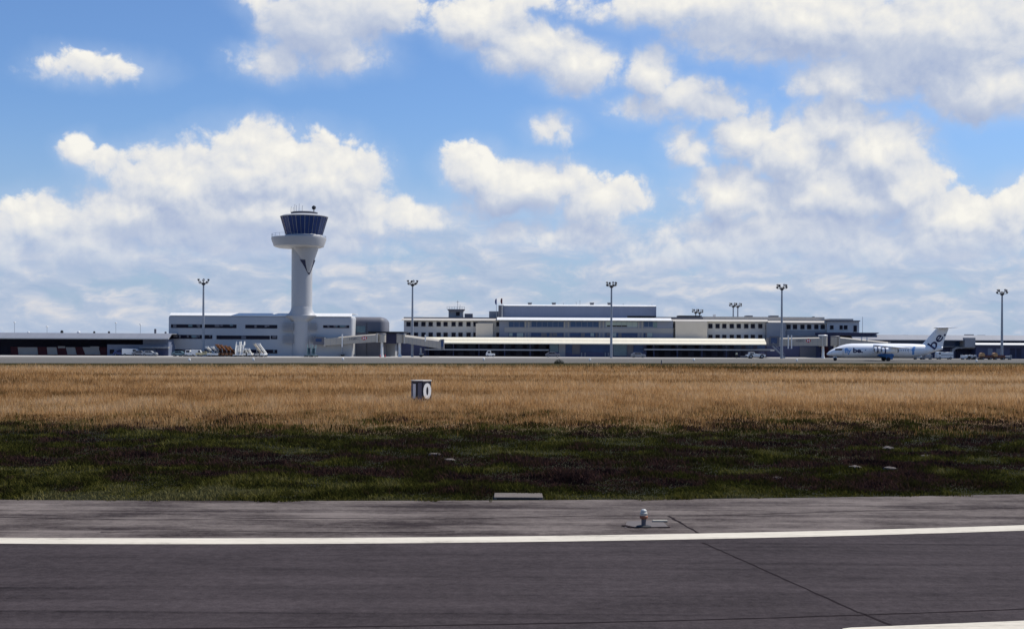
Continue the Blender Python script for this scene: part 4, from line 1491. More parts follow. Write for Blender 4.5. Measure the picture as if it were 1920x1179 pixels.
def vehicle(name, label, cat, px, Y, outline, windows, w, material, wx, wr=0.34, group=None, glass=None, extra=None, flip=False):
    """outline: side view (x, z) about the middle of the vehicle"""
    x = X(px, Y, 665)
    s = -1 if flip else 1
    root = thing(name, label, cat, (x, Y, 0), group)
    MB().prism([(x + s * a, b) for a, b in outline], Y - w / 2, Y + w / 2).build('body', material, root, bevel=0.07)
    for q in windows:
        poly = [(x + s * a, b) for a, b in q]
        MB().prism(poly, Y - w / 2 - 0.02, Y + w / 2 + 0.02).build('window', glass or M_GLASS, root)
    wheels(root, x, Y, w + 0.04, [s * a for a in wx], wr)
    if extra:
        for nm, mt, (a, b, c, d), dy in extra:
            xs_ = sorted((x + s * a, x + s * b))
            MB().box(xs_[0], xs_[1], Y - w / 2 - dy, Y + w / 2 + dy, c, d).build(nm, mt, root)
    return root


CAR = [(-2.1, .3), (2.1, .3), (2.1, .75), (1.9, .95), (1.1, 1.02), (0.5, 1.45), (-1.2, 1.48), (-1.9, 1.0), (-2.1, .9)]
CARW = [[(-1.1, 1.05), (-0.2, 1.05), (-0.2, 1.38), (-0.95, 1.38)], [(-0.1, 1.05), (0.85, 1.05), (0.45, 1.36), (-0.1, 1.38)]]
VAN = [(-2.3, .35), (2.4, .35), (2.45, .95), (2.2, 1.2), (1.6, 1.95), (-2.3, 2.05)]
VANW = [[(0.7, 1.25), (1.85, 1.25), (1.5, 1.75), (0.7, 1.8)]]
TUG = [(-2.7, .45), (2.5, .45), (2.6, 1.1), (1.5, 1.2), (-0.4, 1.35), (-0.6, 1.75), (-1.9, 1.75), (-2.0, 1.1), (-2.7, 1.05)]

vehicle('van', 'white van parked in front of the cargo shed side wall', 'van', 246, 342, VAN, VANW, 1.9, M_VWHITE, (-1.5, 1.55))
vehicle('parked_car', 'grey car parked between a white van and the control tower offices', 'car', 263, 341, CAR, CARW, 1.75, M_VGREY, (-1.3, 1.35))
vehicle('parked_car', 'small blue car parked just left of a white van by the cargo shed', 'car', 227.5, 343, CAR, CARW, 1.75, M_VBLUE, (-1.3, 1.35))
vehicle('parked_car', 'pale silver car parked right of a grey car at the corner of the tower offices', 'car', 281, 340, CAR, CARW, 1.7, M_STEEL, (-1.3, 1.35))
vehicle('parked_car', 'dark teal car at the left end of the row before the tower offices', 'car', 337, 336, CAR, CARW, 1.75, M_TEAL, (-1.3, 1.35))
vehicle('parked_car', 'black car between a teal car and a white pickup before the tower offices', 'car', 347.5, 338, CAR, CARW, 1.75, M_BLACK, (-1.3, 1.35))
vehicle('baggage_tractor', 'small white baggage tractor left of the first floodlight mast', 'baggage tractor', 356.5, 335, [(-1.3, .35), (1.3, .35), (1.3, .95), (0.2, 1.0), (0.1, 1.75), (-1.1, 1.75), (-1.3, 1.0)],
        [[(-0.95, 1.1), (0, 1.1), (0, 1.6), (-0.95, 1.6)]], 1.4, M_VWHITE, (-0.85, 0.85), 0.3)
vehicle('van', 'small white van just left of the pale yellow truck', 'van', 369.5, 335, [(a * 0.62, b * 0.9) for a, b in VAN], [[(a * 0.62, b * 0.9) for a, b in VANW[0]]], 1.6, M_VWHITE, (-0.95, 0.95), 0.3)
vehicle('flatbed_truck', 'low pale yellow flatbed truck at the foot of the first floodlight mast', 'truck', 382.5, 335, [(-2.1, .45), (2.1, .45), (2.1, 1.0), (0.9, 1.05), (0.8, 1.35), (-0.3, 1.35), (-0.4, 1.05), (-2.1, 1.0)],
        [[(-0.15, 1.08), (0.7, 1.08), (0.7, 1.28), (-0.15, 1.28)]], 1.7, M_VYEL, (-1.4, 1.4), 0.32)
vehicle('pushback_tug', 'low white pushback tug with large black wheels left of the third jet bridge', 'tug', 1417, 352, TUG, [[(-1.8, 1.25), (-0.75, 1.25), (-0.75, 1.62), (-1.8, 1.62)]], 2.4, M_VWHITE, (-1.55, 1.55), 0.58,
        extra=[('bumper', M_VGREY, (-3.0, -2.7, 0.5, 0.8), -0.2), ('tow_platform', M_VGREY, (-4.3, -3.0, 0.4, 0.62), -0.5)])
vehicle('baggage_tractor', 'white baggage tractor parked before the dark porch of the departure hall', 'baggage tractor', 919.5, 358, [(-1.3, .35), (1.3, .35), (1.3, .95), (0.2, 1.0), (0.1, 1.75), (-0.9, 1.75), (-1.3, 1.0)],
        [[(-0.8, 1.1), (0, 1.1), (0, 1.6), (-0.8, 1.6)]], 1.4, M_VWHITE, (-0.85, 0.85), 0.3)
vehicle('parked_car', 'mid grey car parked before the glazed middle bay of the departure hall', 'car', 1196.5, 358, CAR, CARW, 1.75, M_VGREY, (-1.3, 1.35))
vehicle('parked_car', 'dark grey car left of the glazed middle bay of the departure hall', 'car', 1036, 358, CAR, CARW, 1.75, M_DGREY, (-1.3, 1.35))
vehicle('minibus', 'white minibus with a grey side stripe parked behind the airliner tail', 'bus', 1770, 352, [(-2.3, .4), (2.3, .4), (2.3, 2.0), (1.4, 2.05), (0.2, 1.95), (-1.4, 2.2), (-2.1, 2.1), (-2.3, 1.4)],
        [[(-1.75, 1.45), (-1.3, 1.45), (-1.3, 1.95), (-1.75, 1.95)]], 2.1, M_VWHITE, (-1.5, 1.5), 0.36, extra=[('side_stripe', M_VGREY, (-1.2, 2.28, 1.15, 1.32), 0.02)])


def dolly(px, Y, label, material, loads, w=1.5, n=1, group='baggage carts right of the airliner'):
    x = X(px, Y, 668)
    root = thing('baggage_cart', label, 'baggage cart', (x, Y, 0), group)
    d = MB().box(x - 1.3, x + 1.3, Y - w / 2, Y + w / 2, 0.42, 0.58)
    d.beam((x - 1.3, Y, 0.5), (x - 1.9, Y, 0.35), 0.08, 0.08)
    d.build('deck', material, root)
    for q in (-1.22, 1.22):
        MB().box(x + q - 0.05, x + q + 0.05, Y - w / 2, Y + w / 2, 0.58, 1.35).build('end_rack', material, root)
    for (a, b, c, d_, m) in loads:
        MB().box(x + a, x + b, Y - w / 2 + 0.1, Y + w / 2 - 0.1, c, d_).build('canopy', m, root, bevel=0.12)
    wheels(root, x, Y, w, (-0.9, 0.9), 0.22)
    return root


dolly(1811, 350, 'white covered baggage cart, leftmost of three in a train right of the minibus', M_VWHITE, [(-1.25, 1.25, 0.62, 1.2, M_VWHITE)])
dolly(1820.5, 350, 'white covered baggage cart in the middle of a train of three', M_VWHITE, [(-1.2, 1.2, 0.62, 1.15, M_STEEL)])
dolly(1830, 350, 'white open baggage cart at the right end of a train of three', M_VWHITE, [])
dolly(1887, 350, 'grey baggage cart just right of the last floodlight mast', M_STEEL, [(-0.9, 0.9, 0.62, 1.1, M_STEEL)])
dolly(1722, 345, 'low white cart under the airliner tail, left of the service posts', M_VGREY, [(-0.8, 0.8, 0.6, 1.0, M_VWHITE)])
dolly(1738, 347, 'pale cart under the airliner tail cone next to the minibus', M_STEEL, [(-0.5, 1.0, 0.6, 1.5, M_STEEL)])


def tanker(px, Y, label):
    x = X(px, Y, 668)
    root = thing('service_trailer', label, 'trailer', (x, Y, 0), 'brown service trailers by the last mast')
    MB().box(x - 1.9, x + 1.6, Y - 0.8, Y + 0.8, 0.5, 0.95).build('chassis', mat('dark_brown_paint', (0.10, 0.035, 0.02), 0.6, 0.1, 1.0), root, bevel=0.05)
    MB().rod((x - 1.2, Y - 0.75, 1.35), (x - 1.2, Y + 0.75, 1.35), 0.62, n=18).build('drum', mat('tan_drum', (0.50, 0.28, 0.12), 0.5, 0.08, 1.0), root, smooth=40)
    MB().box(x - 0.3, x + 1.5, Y - 0.6, Y + 0.6, 0.97, 1.3).build('box', M_MAROON, root)
    wheels(root, x, Y, 1.6, (-1.1, 1.0), 0.32)


tanker(1849, 349, 'brown service trailer with a tan drum, the left one of two')
tanker(1873, 349, 'brown service trailer with a tan drum at the foot of the last floodlight mast')


def loader(px, Y, label, material, lean, top, length=6.0, group='belt loaders before the tower offices'):
    """belt loader seen from the end: chassis, inclined belt, wheels"""
    x = X(px, Y, 665)
    root = thing('belt_loader', label, 'belt loader', (x, Y, 0), group)
    MB().box(x - 0.75, x + 0.75, Y - 1.6, Y + 1.8, 0.4, 0.95).build('chassis', material, root, bevel=0.06)
    t = (x - lean, Y - length * 0.35, top)
    b = (x + lean * 0.5, Y + length * 0.5, 0.7)
    bl = MB().beam(b, t, 0.66, 0.26).build('boom', material, root)
    MB().beam((b[0], b[1], b[2] + 0.15), (t[0], t[1], t[2] + 0.15), 0.42, 0.06).build('belt', M_BLACK, bl)
    hd = MB().beam((t[0] - 0.1, t[1] - 0.2, t[2] + 0.05), (t[0] - 0.1, t[1] + 0.6, t[2] + 0.05), 0.8, 0.35)
    hd.build('boom_head', material, bl)
    MB().rod((x - 0.3, Y - 0.6, 0.9), (x - lean * 0.6, Y - 0.9, top * 0.72), 0.09).build('lift_arm', M_STEEL, root)
    wheels(root, x, Y, 2.4, (-0.72, 0.72), 0.3)
    return root


loader(395.5, 335, 'white belt loader with raised boom, left of two beside the first floodlight mast', M_VWHITE, 0.52, 2.54)
loader(405.5, 335, 'white belt loader with raised boom, between a white and an orange loader', M_VWHITE, 0.49, 2.54)
loader(413, 336, 'rusty orange belt loader, leftmost of the four orange ones', M_ORANGE, 0.39, 3.13)
loader(420, 336, 'rusty orange belt loader, second of the four orange ones from the left', M_ORANGE, 0.39, 3.02)
loader(428, 336, 'rusty orange belt loader, second of the four orange ones from the right', M_ORANGE, 0.35, 2.81)
loader(435, 336, 'rusty orange belt loader beside the tall white boarding stairs', M_ORANGE, 0.32, 2.59)
loader(461, 335, 'short white belt loader just right of the tall boarding stairs', M_VWHITE, 0.10, 2.05, 3.0)
loader(468, 335, 'short white belt loader with upright boom, next to a dark gap', M_VWHITE, 0.08, 2.05, 3.0)
loader(485, 334, 'cream belt loader, left one of the pair nearest the tower shaft', M_CREAM, 0.66, 3.46)
loader(493, 334, 'white belt loader, right one of the pair nearest the tower shaft', M_VWHITE, 0.66, 3.46)


def stairs(px, Y, label, material, top, lean, w=0.9):
    x = X(px, Y, 665)
    root = thing('boarding_stairs', label, 'boarding stairs', (x, Y, 0), 'boarding stairs on the apron')
    b, t = (x + lean, Y - 2.2, 0.5), (x - lean, Y + 2.4, top - 1.0)
    fl = MB().beam(b, t, w, 0.25)
    for k in range(10):
        f = (k + .5) / 10
        q = [b[i] + (t[i] - b[i]) * f for i in range(3)]
        fl.box(q[0] - w / 2, q[0] + w / 2, q[1] - 0.15, q[1] + 0.15, q[2] + 0.1, q[2] + 0.22)
    fl.box(t[0] - w / 2, t[0] + w / 2, t[1], t[1] + 1.2, t[2], t[2] + 0.15)
    fl.build('steps', material, root)
    for s in (-1, 1):
        mb = MB().beam((b[0] + s * w / 2, b[1], b[2] + 0.7), (t[0] + s * w / 2, t[1], t[2] + 0.7), 0.05, 0.75)
        mb.box(t[0] + s * w / 2 - 0.03, t[0] + s * w / 2 + 0.03, t[1], t[1] + 1.2, t[2] + 0.15, t[2] + 1.1)
        mb.build('side_panel', material, root)
    MB().box(x - 0.8, x + 0.8, Y - 2.0, Y + 2.6, 0.35, 0.6).build('chassis', material, root)
    MB().rod((x - 0.3, Y + 2.2, 0.6), (t[0], t[1] + 0.6, t[2]), 0.12).build('prop', M_STEEL, root)
    wheels(root, x, Y, 3.6, (-0.75, 0.75), 0.28)


stairs(445, 335, 'tall white boarding stairs, left one of the pair beside the orange loaders', M_VWHITE, 4.0, 0.35)
stairs(453.5, 335, 'tall white boarding stairs, right one of the pair beside the orange loaders', M_VWHITE, 4.05, 0.35)
stairs(579, 338, 'dark teal boarding stairs against the foot of the control tower shaft', M_TEAL, 3.3, 0.35)
stairs(588, 338, 'dark teal boarding stairs under the cab of the leftmost jet bridge', M_TEAL, 3.2, 0.25)

# cones under the first two bridges
for px, lb in ((713, 'small red cone at the foot of the left jet bridge column'), (722, 'small red cone right of the left jet bridge column'), (403, 'small red cone among the white belt loaders')):
    x = X(px, 342, 667)
    r = thing('traffic_cone', lb, 'cone', (x, 342, 0), 'red cones on the apron')
    MB().lathe(x, 342, [(0.2, 0.04), (0.05, 0.72), (0.03, 0.74)], 12).build('cone', M_RED, r, smooth=40)
    MB().box(x - 0.24, x + 0.24, 341.76, 342.24, 0.0, 0.05).build('base', M_BLACK, r)

# small white markers along the near edge of the apron
for px, py, lb in ((355, 677, 'small white apron edge marker in front of the parked cars'), (475, 676, 'small white apron edge marker in front of the short belt loaders'),
                   (643, 675.5, 'small white apron edge marker in front of the left jet bridge'), (907, 675.5, 'small white apron edge marker in front of the baggage tractor'),
                   (1106, 676.5, 'small white apron edge marker left of the middle floodlight mast'), (1301, 676.5, 'small white apron edge marker between the middle mast and the pushback tug'),
                   (1494, 677.5, 'small white apron edge marker in front of the level jet bridge'), (1831, 678.5, 'small white apron edge marker in front of the baggage cart train')):
    x, y = ground(px, py + 1.5)
    r = thing('edge_marker', lb, 'edge marker', (x, y, 0), 'apron edge markers')
    MB().lathe(x, y, [(0.05, 0), (0.05, 0.25)], 8).build('stem', M_STEEL, r)
    MB().lathe(x, y, [(0.06, 0.22), (0.24, 0.3), (0.24, 0.62), (0.16, 0.7)], 14).build('lamp', M_SIGNW, r, smooth=40)

# low dark bush and a thin stake at the edge of the dry grass
x, y = ground(1048, 682)
mb = MB()
for _ in range(900):
    a, rr, h = RNG.uniform(0, 2 * math.pi), RNG.uniform(0, 1) ** 0.5, RNG.uniform(0, 1)
    c = Vector((x + math.cos(a) * rr * 0.95, y + math.sin(a) * rr * 0.6, 0.1 + h * 0.9 * (1 - rr * rr * 0.8)))
    d1, d2 = Vector(RNG.normal(0, 0.07, 3)), Vector(RNG.normal(0, 0.07, 3))
    mb.add([c, c + d1, c + d2], [(0, 1, 2)])
bush = thing('bush', 'low dark bush at the edge of the apron before the departure hall', 'bush', (x, y, 0))
mb.build('foliage', M_BUSH, bush)
st = MB()
for a in np.linspace(0, 5.5, 5):
    st.rod((x, y, -0.05), (x + 0.5 * math.cos(a), y + 0.3 * math.sin(a), 0.7), 0.03, 0.012, 5)
st.build('stem', M_BUSH, bush)
x, y = ground(1240, 687.5)
st = MB().beam((x, y, -0.1), (x, y, 1.15), 0.16, 0.10)
st.prism([(x - 0.12, 1.0), (x + 0.12, 1.0), (x, 1.25)], y - 0.08, y + 0.08)
tag(st.build('marker_stake', M_DGREY), 'short dark stake in the dry grass right of the middle mast', 'stake')


# ------------------------------------------------------------------ worker by the pushback tug
def person(px, Y, label):
    x = X(px, Y, 665)
    root = thing('person', label, 'person', (x, Y, 0))
    J = {'pelvis': (0, 0, .95), 'waist': (0, 0, 1.1), 'chest': (0, 0, 1.33), 'neck': (0, 0, 1.5), 'head': (0, -.01, 1.60), 'crown': (0, 0, 1.74),
         'ls': (.2, 0, 1.42), 'le': (.27, .02, 1.16), 'lh': (.26, -.08, .90), 'rs': (-.2, 0, 1.42), 're': (-.27, .03, 1.16), 'rh': (-.25, -.06, .90),
         'll': (.1, 0, .9), 'lk': (.12, -.03, .5), 'lf': (.13, .02, .08), 'lt': (.15, -.16, .04), 'rl': (-.1, 0, .9), 'rk': (-.12, -.02, .5), 'rf': (-.13, .03, .08), 'rt': (-.15, -.14, .04)}
    E = [('pelvis', 'waist'), ('waist', 'chest'), ('chest', 'neck'), ('neck', 'head'), ('head', 'crown'), ('chest', 'ls'), ('ls', 'le'), ('le', 'lh'), ('chest', 'rs'), ('rs', 're'), ('re', 'rh'),
         ('pelvis', 'll'), ('ll', 'lk'), ('lk', 'lf'), ('lf', 'lt'), ('pelvis', 'rl'), ('rl', 'rk'), ('rk', 'rf'), ('rf', 'rt')]
    R = {'pelvis': .15, 'waist': .14, 'chest': .16, 'neck': .06, 'head': .10, 'crown': .085, 'ls': .075, 'le': .05, 'lh': .045, 'rs': .075, 're': .05, 'rh': .045,
         'll': .1, 'lk': .065, 'lf': .05, 'lt': .04, 'rl': .1, 'rk': .065, 'rf': .05, 'rt': .04}

    def skin(names, edges, grow, name, material):
        me = bpy.data.meshes.new(name)
        ix = {n: i for i, n in enumerate(names)}
        me.from_pydata([J[n] for n in names], [(ix[a], ix[b]) for a, b in edges], [])
        ob = bpy.data.objects.new(name, me)
        COL.objects.link(ob)
        md = ob.modifiers.new('skin', 'SKIN')
        for n in names:
            me.skin_vertices[0].data[ix[n]].radius = (R[n] * grow, R[n] * grow)
        me.skin_vertices[0].data[0].use_root = True
        ob.modifiers.new('sub', 'SUBSURF').render_levels = 1
        me.materials.append(material)
        ob.parent = root
        return ob
    skin(list(J), E, 1.0, 'body', M_SKIN)
    skin(['pelvis', 'll', 'lk', 'lf', 'rl', 'rk', 'rf'], [('pelvis', 'll'), ('ll', 'lk'), ('lk', 'lf'), ('pelvis', 'rl'), ('rl', 'rk'), ('rk', 'rf')], 1.22, 'trousers', M_TROUS)
    skin(['waist', 'chest', 'ls', 'le', 'rs', 're'], [('waist', 'chest'), ('chest', 'ls'), ('ls', 'le'), ('chest', 'rs'), ('rs', 're')], 1.22, 'jacket', M_HIVIS)
    MB().lathe(0, 0.01, [(.115, 1.62), (.12, 1.68), (.09, 1.78), (.03, 1.81)], 14).build('hair', M_BLACK, root, world=False, smooth=50)


person(1381, 352, 'person in a pale high visibility jacket and dark trousers standing left of the pushback tug')

# ------------------------------------------------------------------ runway distance marker in the dry grass
sx, sy = ground(788.5, 757)
sign = thing('runway_marker', 'black and white marker box with white numerals and a pale lid in the dry grass', 'marker', (sx, sy, 0))
s1 = F / sy


def mx(px):
    return X(px, sy, 735)


zt = Z(714.5, sy, 788)
xa, xb, xc, xd = mx(770), mx(782.5), mx(793), mx(807.5)
plan = [(xa, sy + 0.42), (xb, sy - 0.12), (xc, sy - 0.12), (xd, sy + 0.62), (xd - 0.1, sy + 0.9), (xa + 0.1, sy + 0.75)]
MB().prism(plan, -0.1, zt - 0.02, 'Z').build('box', M_SIGNK, sign, bevel=0.02)
big = [(sx + (a - sx) * 1.05, sy + 0.3 + (b - sy - 0.3) * 1.08) for a, b in plan]
MB().prism(big, zt - 0.02, zt + 0.07, 'Z').build('lid', M_CREAM, sign, bevel=0.02)


def on_face(p, q, u0, u1, z0, z1, body, name, material, out=0.015, fat=0.0):
    """characters on the upright face between plan points p and q"""
    v, f = text_data(body, 1.0, 0.004, fat)
    a, b, c, d = v[:, 0].min(), v[:, 0].max(), v[:, 1].min(), v[:, 1].max()
    e = Vector((q[0] - p[0], q[1] - p[1], 0))
    nn = Vector((e.y, -e.x, 0)).normalized()
    mb = MB()
    pts = []
    for k in v:
        u = u0 + (k[0] - a) / (b - a) * (u1 - u0)
        pt = Vector((p[0], p[1], 0)) + e * u + nn * (out + k[2])
        pts.append((pt.x, pt.y, z0 + (k[1] - c) / (d - c) * (z1 - z0)))
    return mb.add(pts, f).build(name, material, sign)


def face_panel(p, q, u0, u1, z0, z1, name, material, out=0.012):
    e = Vector((q[0] - p[0], q[1] - p[1], 0))
    nn = Vector((e.y, -e.x, 0)).normalized()
    a, b = Vector((p[0], p[1], 0)) + e * u0, Vector((p[0], p[1], 0)) + e * u1
    mb = MB()
    vs = []
    for w in (-0.01, out):
        for k in (a, b):
            for z in (z0, z1):
                g_ = k + nn * w
                vs.append((g_.x, g_.y, z))
    mb.add(vs, [(0, 1, 3, 2), (4, 6, 7, 5), (0, 2, 6, 4), (1, 5, 7, 3), (0, 4, 5, 1), (2, 3, 7, 6)])
    return mb.build(name, material, sign)


face_panel(plan[0], plan[1], 0.02, 0.30, 0.0, zt - 0.12, 'face_panel', M_SIGNG)
face_panel(plan[1], plan[2], 0.12, 0.80, 0.0, zt - 0.10, 'face_panel', M_SIGNG)
on_face(plan[0], plan[1], 0.34, 0.78, 0.35, zt - 0.18, 'I', 'numeral', M_SIGNW)
on_face(plan[2], plan[3], 0.04, 0.97, 0.32, zt - 0.13, '0', 'numeral', M_SIGNW, fat=0.045)

# ------------------------------------------------------------------ runway edge light on its pad
lx, ly = ground(1207, 988)
pad = MB()
px0, px1 = ground(1172, 991)[0], ground(1254, 989)[0]
pad.prism([(px0, ly - 0.12), (px1, ly - 0.02), (px1 - 0.03, ly + 0.95), (px0 + 0.15, ly + 0.85)], 0.0, 0.014, 'Z')
tag(pad.build('light_pad', mat('pad_asphalt', (0.115, 0.098, 0.092), 0.9, 0.25, 4.0)), kind='structure')
rim = MB()
rim.prism([(px0 - 0.05, ly + 0.12), (px0 + 0.06, ly + 0.22), (px0 + 0.25, ly - 0.13), (px0 + 0.1, ly - 0.16)], 0.0, 0.022, 'Z')
rim.beam((px0 + 0.12, ly - 0.145, 0.012), (px1, ly - 0.05, 0.012), 0.05, 0.018)
rim.beam((px1 - 0.25, ly - 0.10, 0.012), (px1 + 0.02, ly - 0.06, 0.012), 0.09, 0.022)
tag(rim.build('pad_seam', M_TAR), kind='structure')
light = thing('runway_edge_light', 'small runway edge light with a white glass top, rusty collar and dark base', 'runway light', (lx, ly, 0))
MB().lathe(lx, ly, [(0.17, 0.012), (0.17, 0.03), (0.11, 0.045)], 24).build('base_plate', M_BLACK, light, smooth=30)
MB().lathe(lx, ly, [(0.055, 0.02), (0.055, 0.20)], 16).build('stem', mat('grey_brown_stem', (0.13, 0.11, 0.11), 0.6, 0.1, 8.0), light, smooth=30)
MB().lathe(lx, ly, [(0.06, 0.19), (0.095, 0.215), (0.095, 0.255), (0.08, 0.27)], 20).build('collar', mat('rusty_collar', (0.28, 0.10, 0.05), 0.6, 0.15, 8.0), light, smooth=30)
MB().lathe(lx, ly, [(0.078, 0.265), (0.085, 0.28), (0.085, 0.325), (0.07, 0.345), (0.055, 0.35)], 20).build('housing', mat('pale_housing', (0.45, 0.42, 0.36), 0.5, 0.05, 8.0), light, smooth=30)
MB().lathe(lx, ly, [(0.06, 0.345), (0.068, 0.36), (0.066, 0.385), (0.04, 0.41), (0.01, 0.418)], 20).build('lens', mat('lens_glass', (0.50, 0.50, 0.46), 0.3, 0.05, 8.0), light, smooth=50)
wx_, wy_ = ground(1237, 978.5)
pl = MB().box(wx_ - 0.17, wx_ + 0.18, wy_ - 0.07, wy_ + 0.07, 0.01, 0.05)
tag(pl.build('marker_slab', mat('worn_cream', (0.36, 0.33, 0.27), 0.8, 0.2, 5.0), bevel=0.01), 'small flat white slab on the shoulder just right of the runway light', 'slab')

# concrete cover at the edge of the grass
gx0, gx1 = ground(926, 936)[0], ground(1018, 936)[0]
gy = ground(972, 936.5)[1]
cov = thing('concrete_cover', 'flat pale concrete pit cover lying at the grass edge of the shoulder', 'pit cover', ((gx0 + gx1) / 2, gy, 0))
MB().box(gx0, gx1, gy + 0.02, gy + 0.95, -0.1, 0.07).build('slab', M_CONC, cov, bevel=0.02)
MB().box(gx0 + 0.08, gx1 - 0.1, gy - 0.001, gy + 0.03, 0.0, 0.05).build('rim', M_BLACK, cov)
# pale stones in the low growth
for px, py, w, lb in ((1665, 844, .34, 'largest pale stone in the dark growth at the right'), (1602, 880, .30, 'flat pale stone, left of two close together in the dark growth'),
                      (1668, 882, .28, 'flat pale stone, right of two close together in the dark growth'), (1435, 901, .22, 'small pale stone near the shoulder edge, left of a pair'),
                      (1457, 900.5, .24, 'small pale stone near the shoulder edge, right of a pair'), (815, 856, .3, 'pale stone on the mossy patch below the marker box'),
                      (843, 866, .26, 'pale stone beside the mossy patch below the marker box'), (1735, 858, .22, 'lone pale stone near the right edge of the dark growth')):
    x, y = ground(px, py)
    bm = bmesh.new()
    bmesh.ops.create_icosphere(bm, subdivisions=2, radius=1.0)
    for p in bm.verts:
        k = 1 + RNG.uniform(-0.16, 0.16)
        p.co = Vector((p.co.x * w * 0.75 * k, p.co.y * w * 0.5 * k, p.co.z * w * 0.22 * k + w * 0.1))
    me = bpy.data.meshes.new('stone')
    bm.to_mesh(me)
    bm.free()
    me.materials.append(M_STONE)
    ob = bpy.data.objects.new('stone', me)
    COL.objects.link(ob)
    ob.location = (x, y, 0.05)
    tag(ob, lb, 'stone', 'pale stones in the low growth')


# ------------------------------------------------------------------ grass
def blade_mat(name, stops, trans):
    m = bpy.data.materials.new(name)
    m.use_nodes = True
    t = m.node_tree
    t.nodes.clear()
    n = Nodes(t)
    out = n.new('ShaderNodeOutputMaterial')
    a = n.new('ShaderNodeAttribute', attribute_name='tint')
    c = n.ramp(a.outputs['Fac'], stops)
    df = n.new('ShaderNodeBsdfDiffuse')
    tr = n.new('ShaderNodeBsdfTranslucent')
    n.put(df.inputs[0], c)
    n.put(tr.inputs[0], c)
    mx_ = n.new('ShaderNodeMixShader')
    mx_.inputs[0].default_value = trans
    t.links.new(df.outputs[0], mx_.inputs[1])
    t.links.new(tr.outputs[0], mx_.inputs[2])
    t.links.new(mx_.outputs[0], out.inputs[0])
    return m


def vnoise(x, y, sx, sy, seed, octaves=3):
    """smooth value noise in 0..1"""
    tot, amp, k = 0.0, 0.0, 1.0
    for o in range(octaves):
        r = np.random.default_rng(seed + o)
        tab = r.random((256, 256))
        u, w = x / sx * 2 ** o + 91.3, y / sy * 2 ** o + 47.7
        i, j = np.floor(u).astype(int), np.floor(w).astype(int)
        f, g_ = u - i, w - j
        f, g_ = f * f * (3 - 2 * f), g_ * g_ * (3 - 2 * g_)
        q = lambda a, b: tab[a % 256, b % 256]
        tot = tot + k * ((q(i, j) * (1 - f) + q(i + 1, j) * f) * (1 - g_) + (q(i, j + 1) * (1 - f) + q(i + 1, j + 1) * f) * g_)
        amp += k
        k *= 0.55
    return tot / amp


def blades(name, x, y, z, h, w, lean, tint, material, kind='stuff'):
    """one bent blade (two segments, four points... drawn as a quad and a tip) per root"""
    n = len(x)
    a = RNG.uniform(0, 2 * np.pi, n)
    d = RNG.uniform(0, 2 * np.pi, n)
    cx, cy = np.cos(a) * w / 2, np.sin(a) * w / 2
    lx_, ly_ = np.cos(d) * lean * h, np.sin(d) * lean * h
    V = np.empty((n, 5, 3), np.float32)
    V[:, 0] = np.stack([x - cx, y - cy, z - 0.02], 1)
    V[:, 1] = np.stack([x + cx, y + cy, z - 0.02], 1)
    V[:, 2] = np.stack([x + cx * .8 + lx_ * .35, y + cy * .8 + ly_ * .35, z + h * .6], 1)
    V[:, 3] = np.stack([x - cx * .8 + lx_ * .35, y - cy * .8 + ly_ * .35, z + h * .6], 1)
    V[:, 4] = np.stack([x + lx_, y + ly_, z + h], 1)
    base = (np.arange(n) * 5)[:, None]
    loops = np.concatenate([base + [0, 1, 2, 3], base + [3, 2, 4]], 1).astype(np.int32)
    me = bpy.data.meshes.new(name)
    me.vertices.add(n * 5)
    me.vertices.foreach_set('co', V.ravel())
    me.loops.add(n * 7)
    me.loops.foreach_set('vertex_index', loops.ravel())
    me.polygons.add(n * 2)
    ls = np.stack([np.arange(n) * 7, np.arange(n) * 7 + 4], 1).astype(np.int32)
    me.polygons.foreach_set('loop_start', ls.ravel())
    me.update(calc_edges=True)
    at = me.attributes.new('tint', 'FLOAT', 'POINT')
    at.data.foreach_set('value', np.repeat(np.clip(tint, 0, 1), 5).astype(np.float32))
    me.materials.append(material)
    ob = bpy.data.objects.new(name, me)
    COL.objects.link(ob)
    return ob


M_DRY = blade_mat('dry_grass_blades', [(0.0, (0.030, 0.030, 0.010)), (0.16, (0.085, 0.055, 0.020)), (0.38, (0.34, 0.180, 0.068)), (0.7, (0.58, 0.355, 0.155)), (1.0, (0.66, 0.48, 0.28))], 0.42)
M_LOW = blade_mat('low_growth_leaves', [(0.0, (0.016, 0.010, 0.010)), (0.20, (0.070, 0.036, 0.030)), (0.34, (0.028, 0.021, 0.010)), (0.55, (0.036, 0.038, 0.009)), (0.78, (0.100, 0.090, 0.020)), (1.0, (0.14, 0.125, 0.05))], 0.25)


def limit(y):
    return y * 0.425 + 6.0


# tall dry grass: density falls with distance so that it stays even in view
n = 420000
u = RNG.random(n)
ya, yb = 55.0, 300.0
y = 1.0 / (1 / ya + (1 / yb - 1 / ya) * u)
y = np.where(RNG.random(n) < 0.25, RNG.uniform(60, yb, n), y)
x = RNG.uniform(-1, 1, n) * limit(y)
pn = vnoise(x, y, 9.0, 9.0, 3)
keep = ((y + (pn - 0.5) * 22 + RNG.normal(0, 8.0, n)) > 70) & (y < 216.0 + 0.27 * x + 6.0 * (pn - 0.5))
x, y, pn = x[keep], y[keep], pn[keep]
big = vnoise(x, y, 60.0, 14.0, 21, 4)
sp = vnoise(x, y, 1.6, 3.5, 8, 3)
h = (0.22 + 0.56 * sp + 0.35 * (big - 0.5)) * RNG.uniform(0.75, 1.15, len(x))
edge_in = np.clip((y + (pn - 0.5) * 16 - 58) / 26, 0, 1)
h *= 0.35 + 0.65 * edge_in
w = (0.007 + 0.00019 * y) * RNG.uniform(0.6, 1.5, len(x))
fade = edge_in ** 0.8
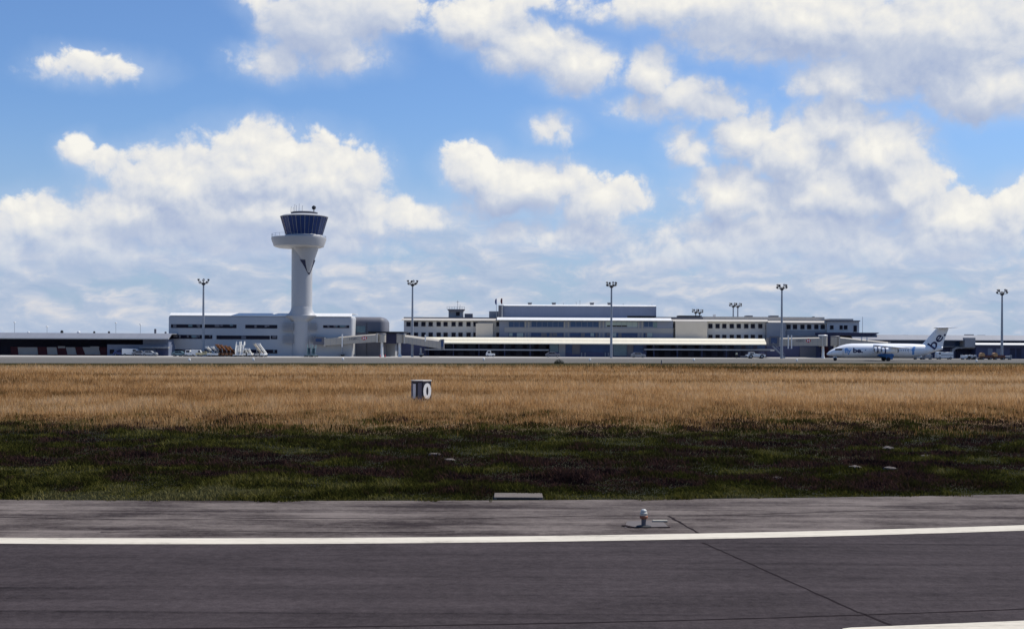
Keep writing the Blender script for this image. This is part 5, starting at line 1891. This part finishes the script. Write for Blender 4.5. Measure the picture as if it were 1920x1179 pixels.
tint = 0.02 + 0.54 * fade + 1.25 * (big - 0.5) * (0.3 + fade) + 0.6 * (sp - 0.5) + RNG.normal(0, 0.14, len(x)) - 0.12 * np.clip((y - 150) / 60, 0, 1)
tag(blades('dry_grass', x, y, np.zeros(len(x)), h, w, RNG.uniform(0.1, 0.55, len(x)), tint, M_DRY), 'tall dry tan grass', 'grass', kind='stuff')

# dark low growth beside the runway
n = 380000
ya, yb = 32.0, 96.0
u = RNG.random(n)
y = 1.0 / (1 / ya + (1 / yb - 1 / ya) * u)
x = RNG.uniform(-1, 1, n) * limit(y)
ge = np.array([grass_edge(a) for a in x])
rag = vnoise(x, y, 0.8, 0.8, 77, 2)
pn = vnoise(x, y, 9.0, 9.0, 3)
keep = (y > ge + 0.02 - 1.5 * np.clip(rag - 0.52, 0, 1)) & ((y + (pn - 0.5) * 22 + RNG.normal(0, 8.0, n)) < 82)
keep &= ~((x > gx0 - 0.05) & (x < gx1 + 0.05) & (y > gy - 0.4) & (y < gy + 0.85))
keep &= ~((x > gx0 - 0.05) & (x < gx1 + 0.05) & (y > gy - 1.2) & (y < gy))
x, y, ge = x[keep], y[keep], ge[keep]
cl = vnoise(x, y, 1.1, 1.5, 31, 3)
pat = vnoise(x, y, 2.6, 2.2, 41, 4)
hue = vnoise(x, y, 1.1, 1.3, 55, 3)
near = np.clip(1 - (y - ge) / 4.0, 0, 1)
h = (0.05 + 0.42 * np.clip(cl - 0.34, 0, 1)) * RNG.uniform(0.6, 1.3, len(x)) * (1 - 0.45 * near * (rag[keep] < 0.6))
w = RNG.uniform(0.012, 0.04, len(x)) * (0.7 + y / 80)
tint = 0.43 + 1.5 * (pat - 0.5) + 0.7 * (hue - 0.5) + 0.42 * near ** 1.5 + 0.10 * np.clip((y - 55) / 14, 0, 1) + RNG.normal(0, 0.07, len(x))
tag(blades('low_growth', x, y, np.zeros(len(x)), h, w, RNG.uniform(0.2, 1.1, len(x)), tint, M_LOW), 'dark low growth beside the runway', 'ground cover', kind='stuff')
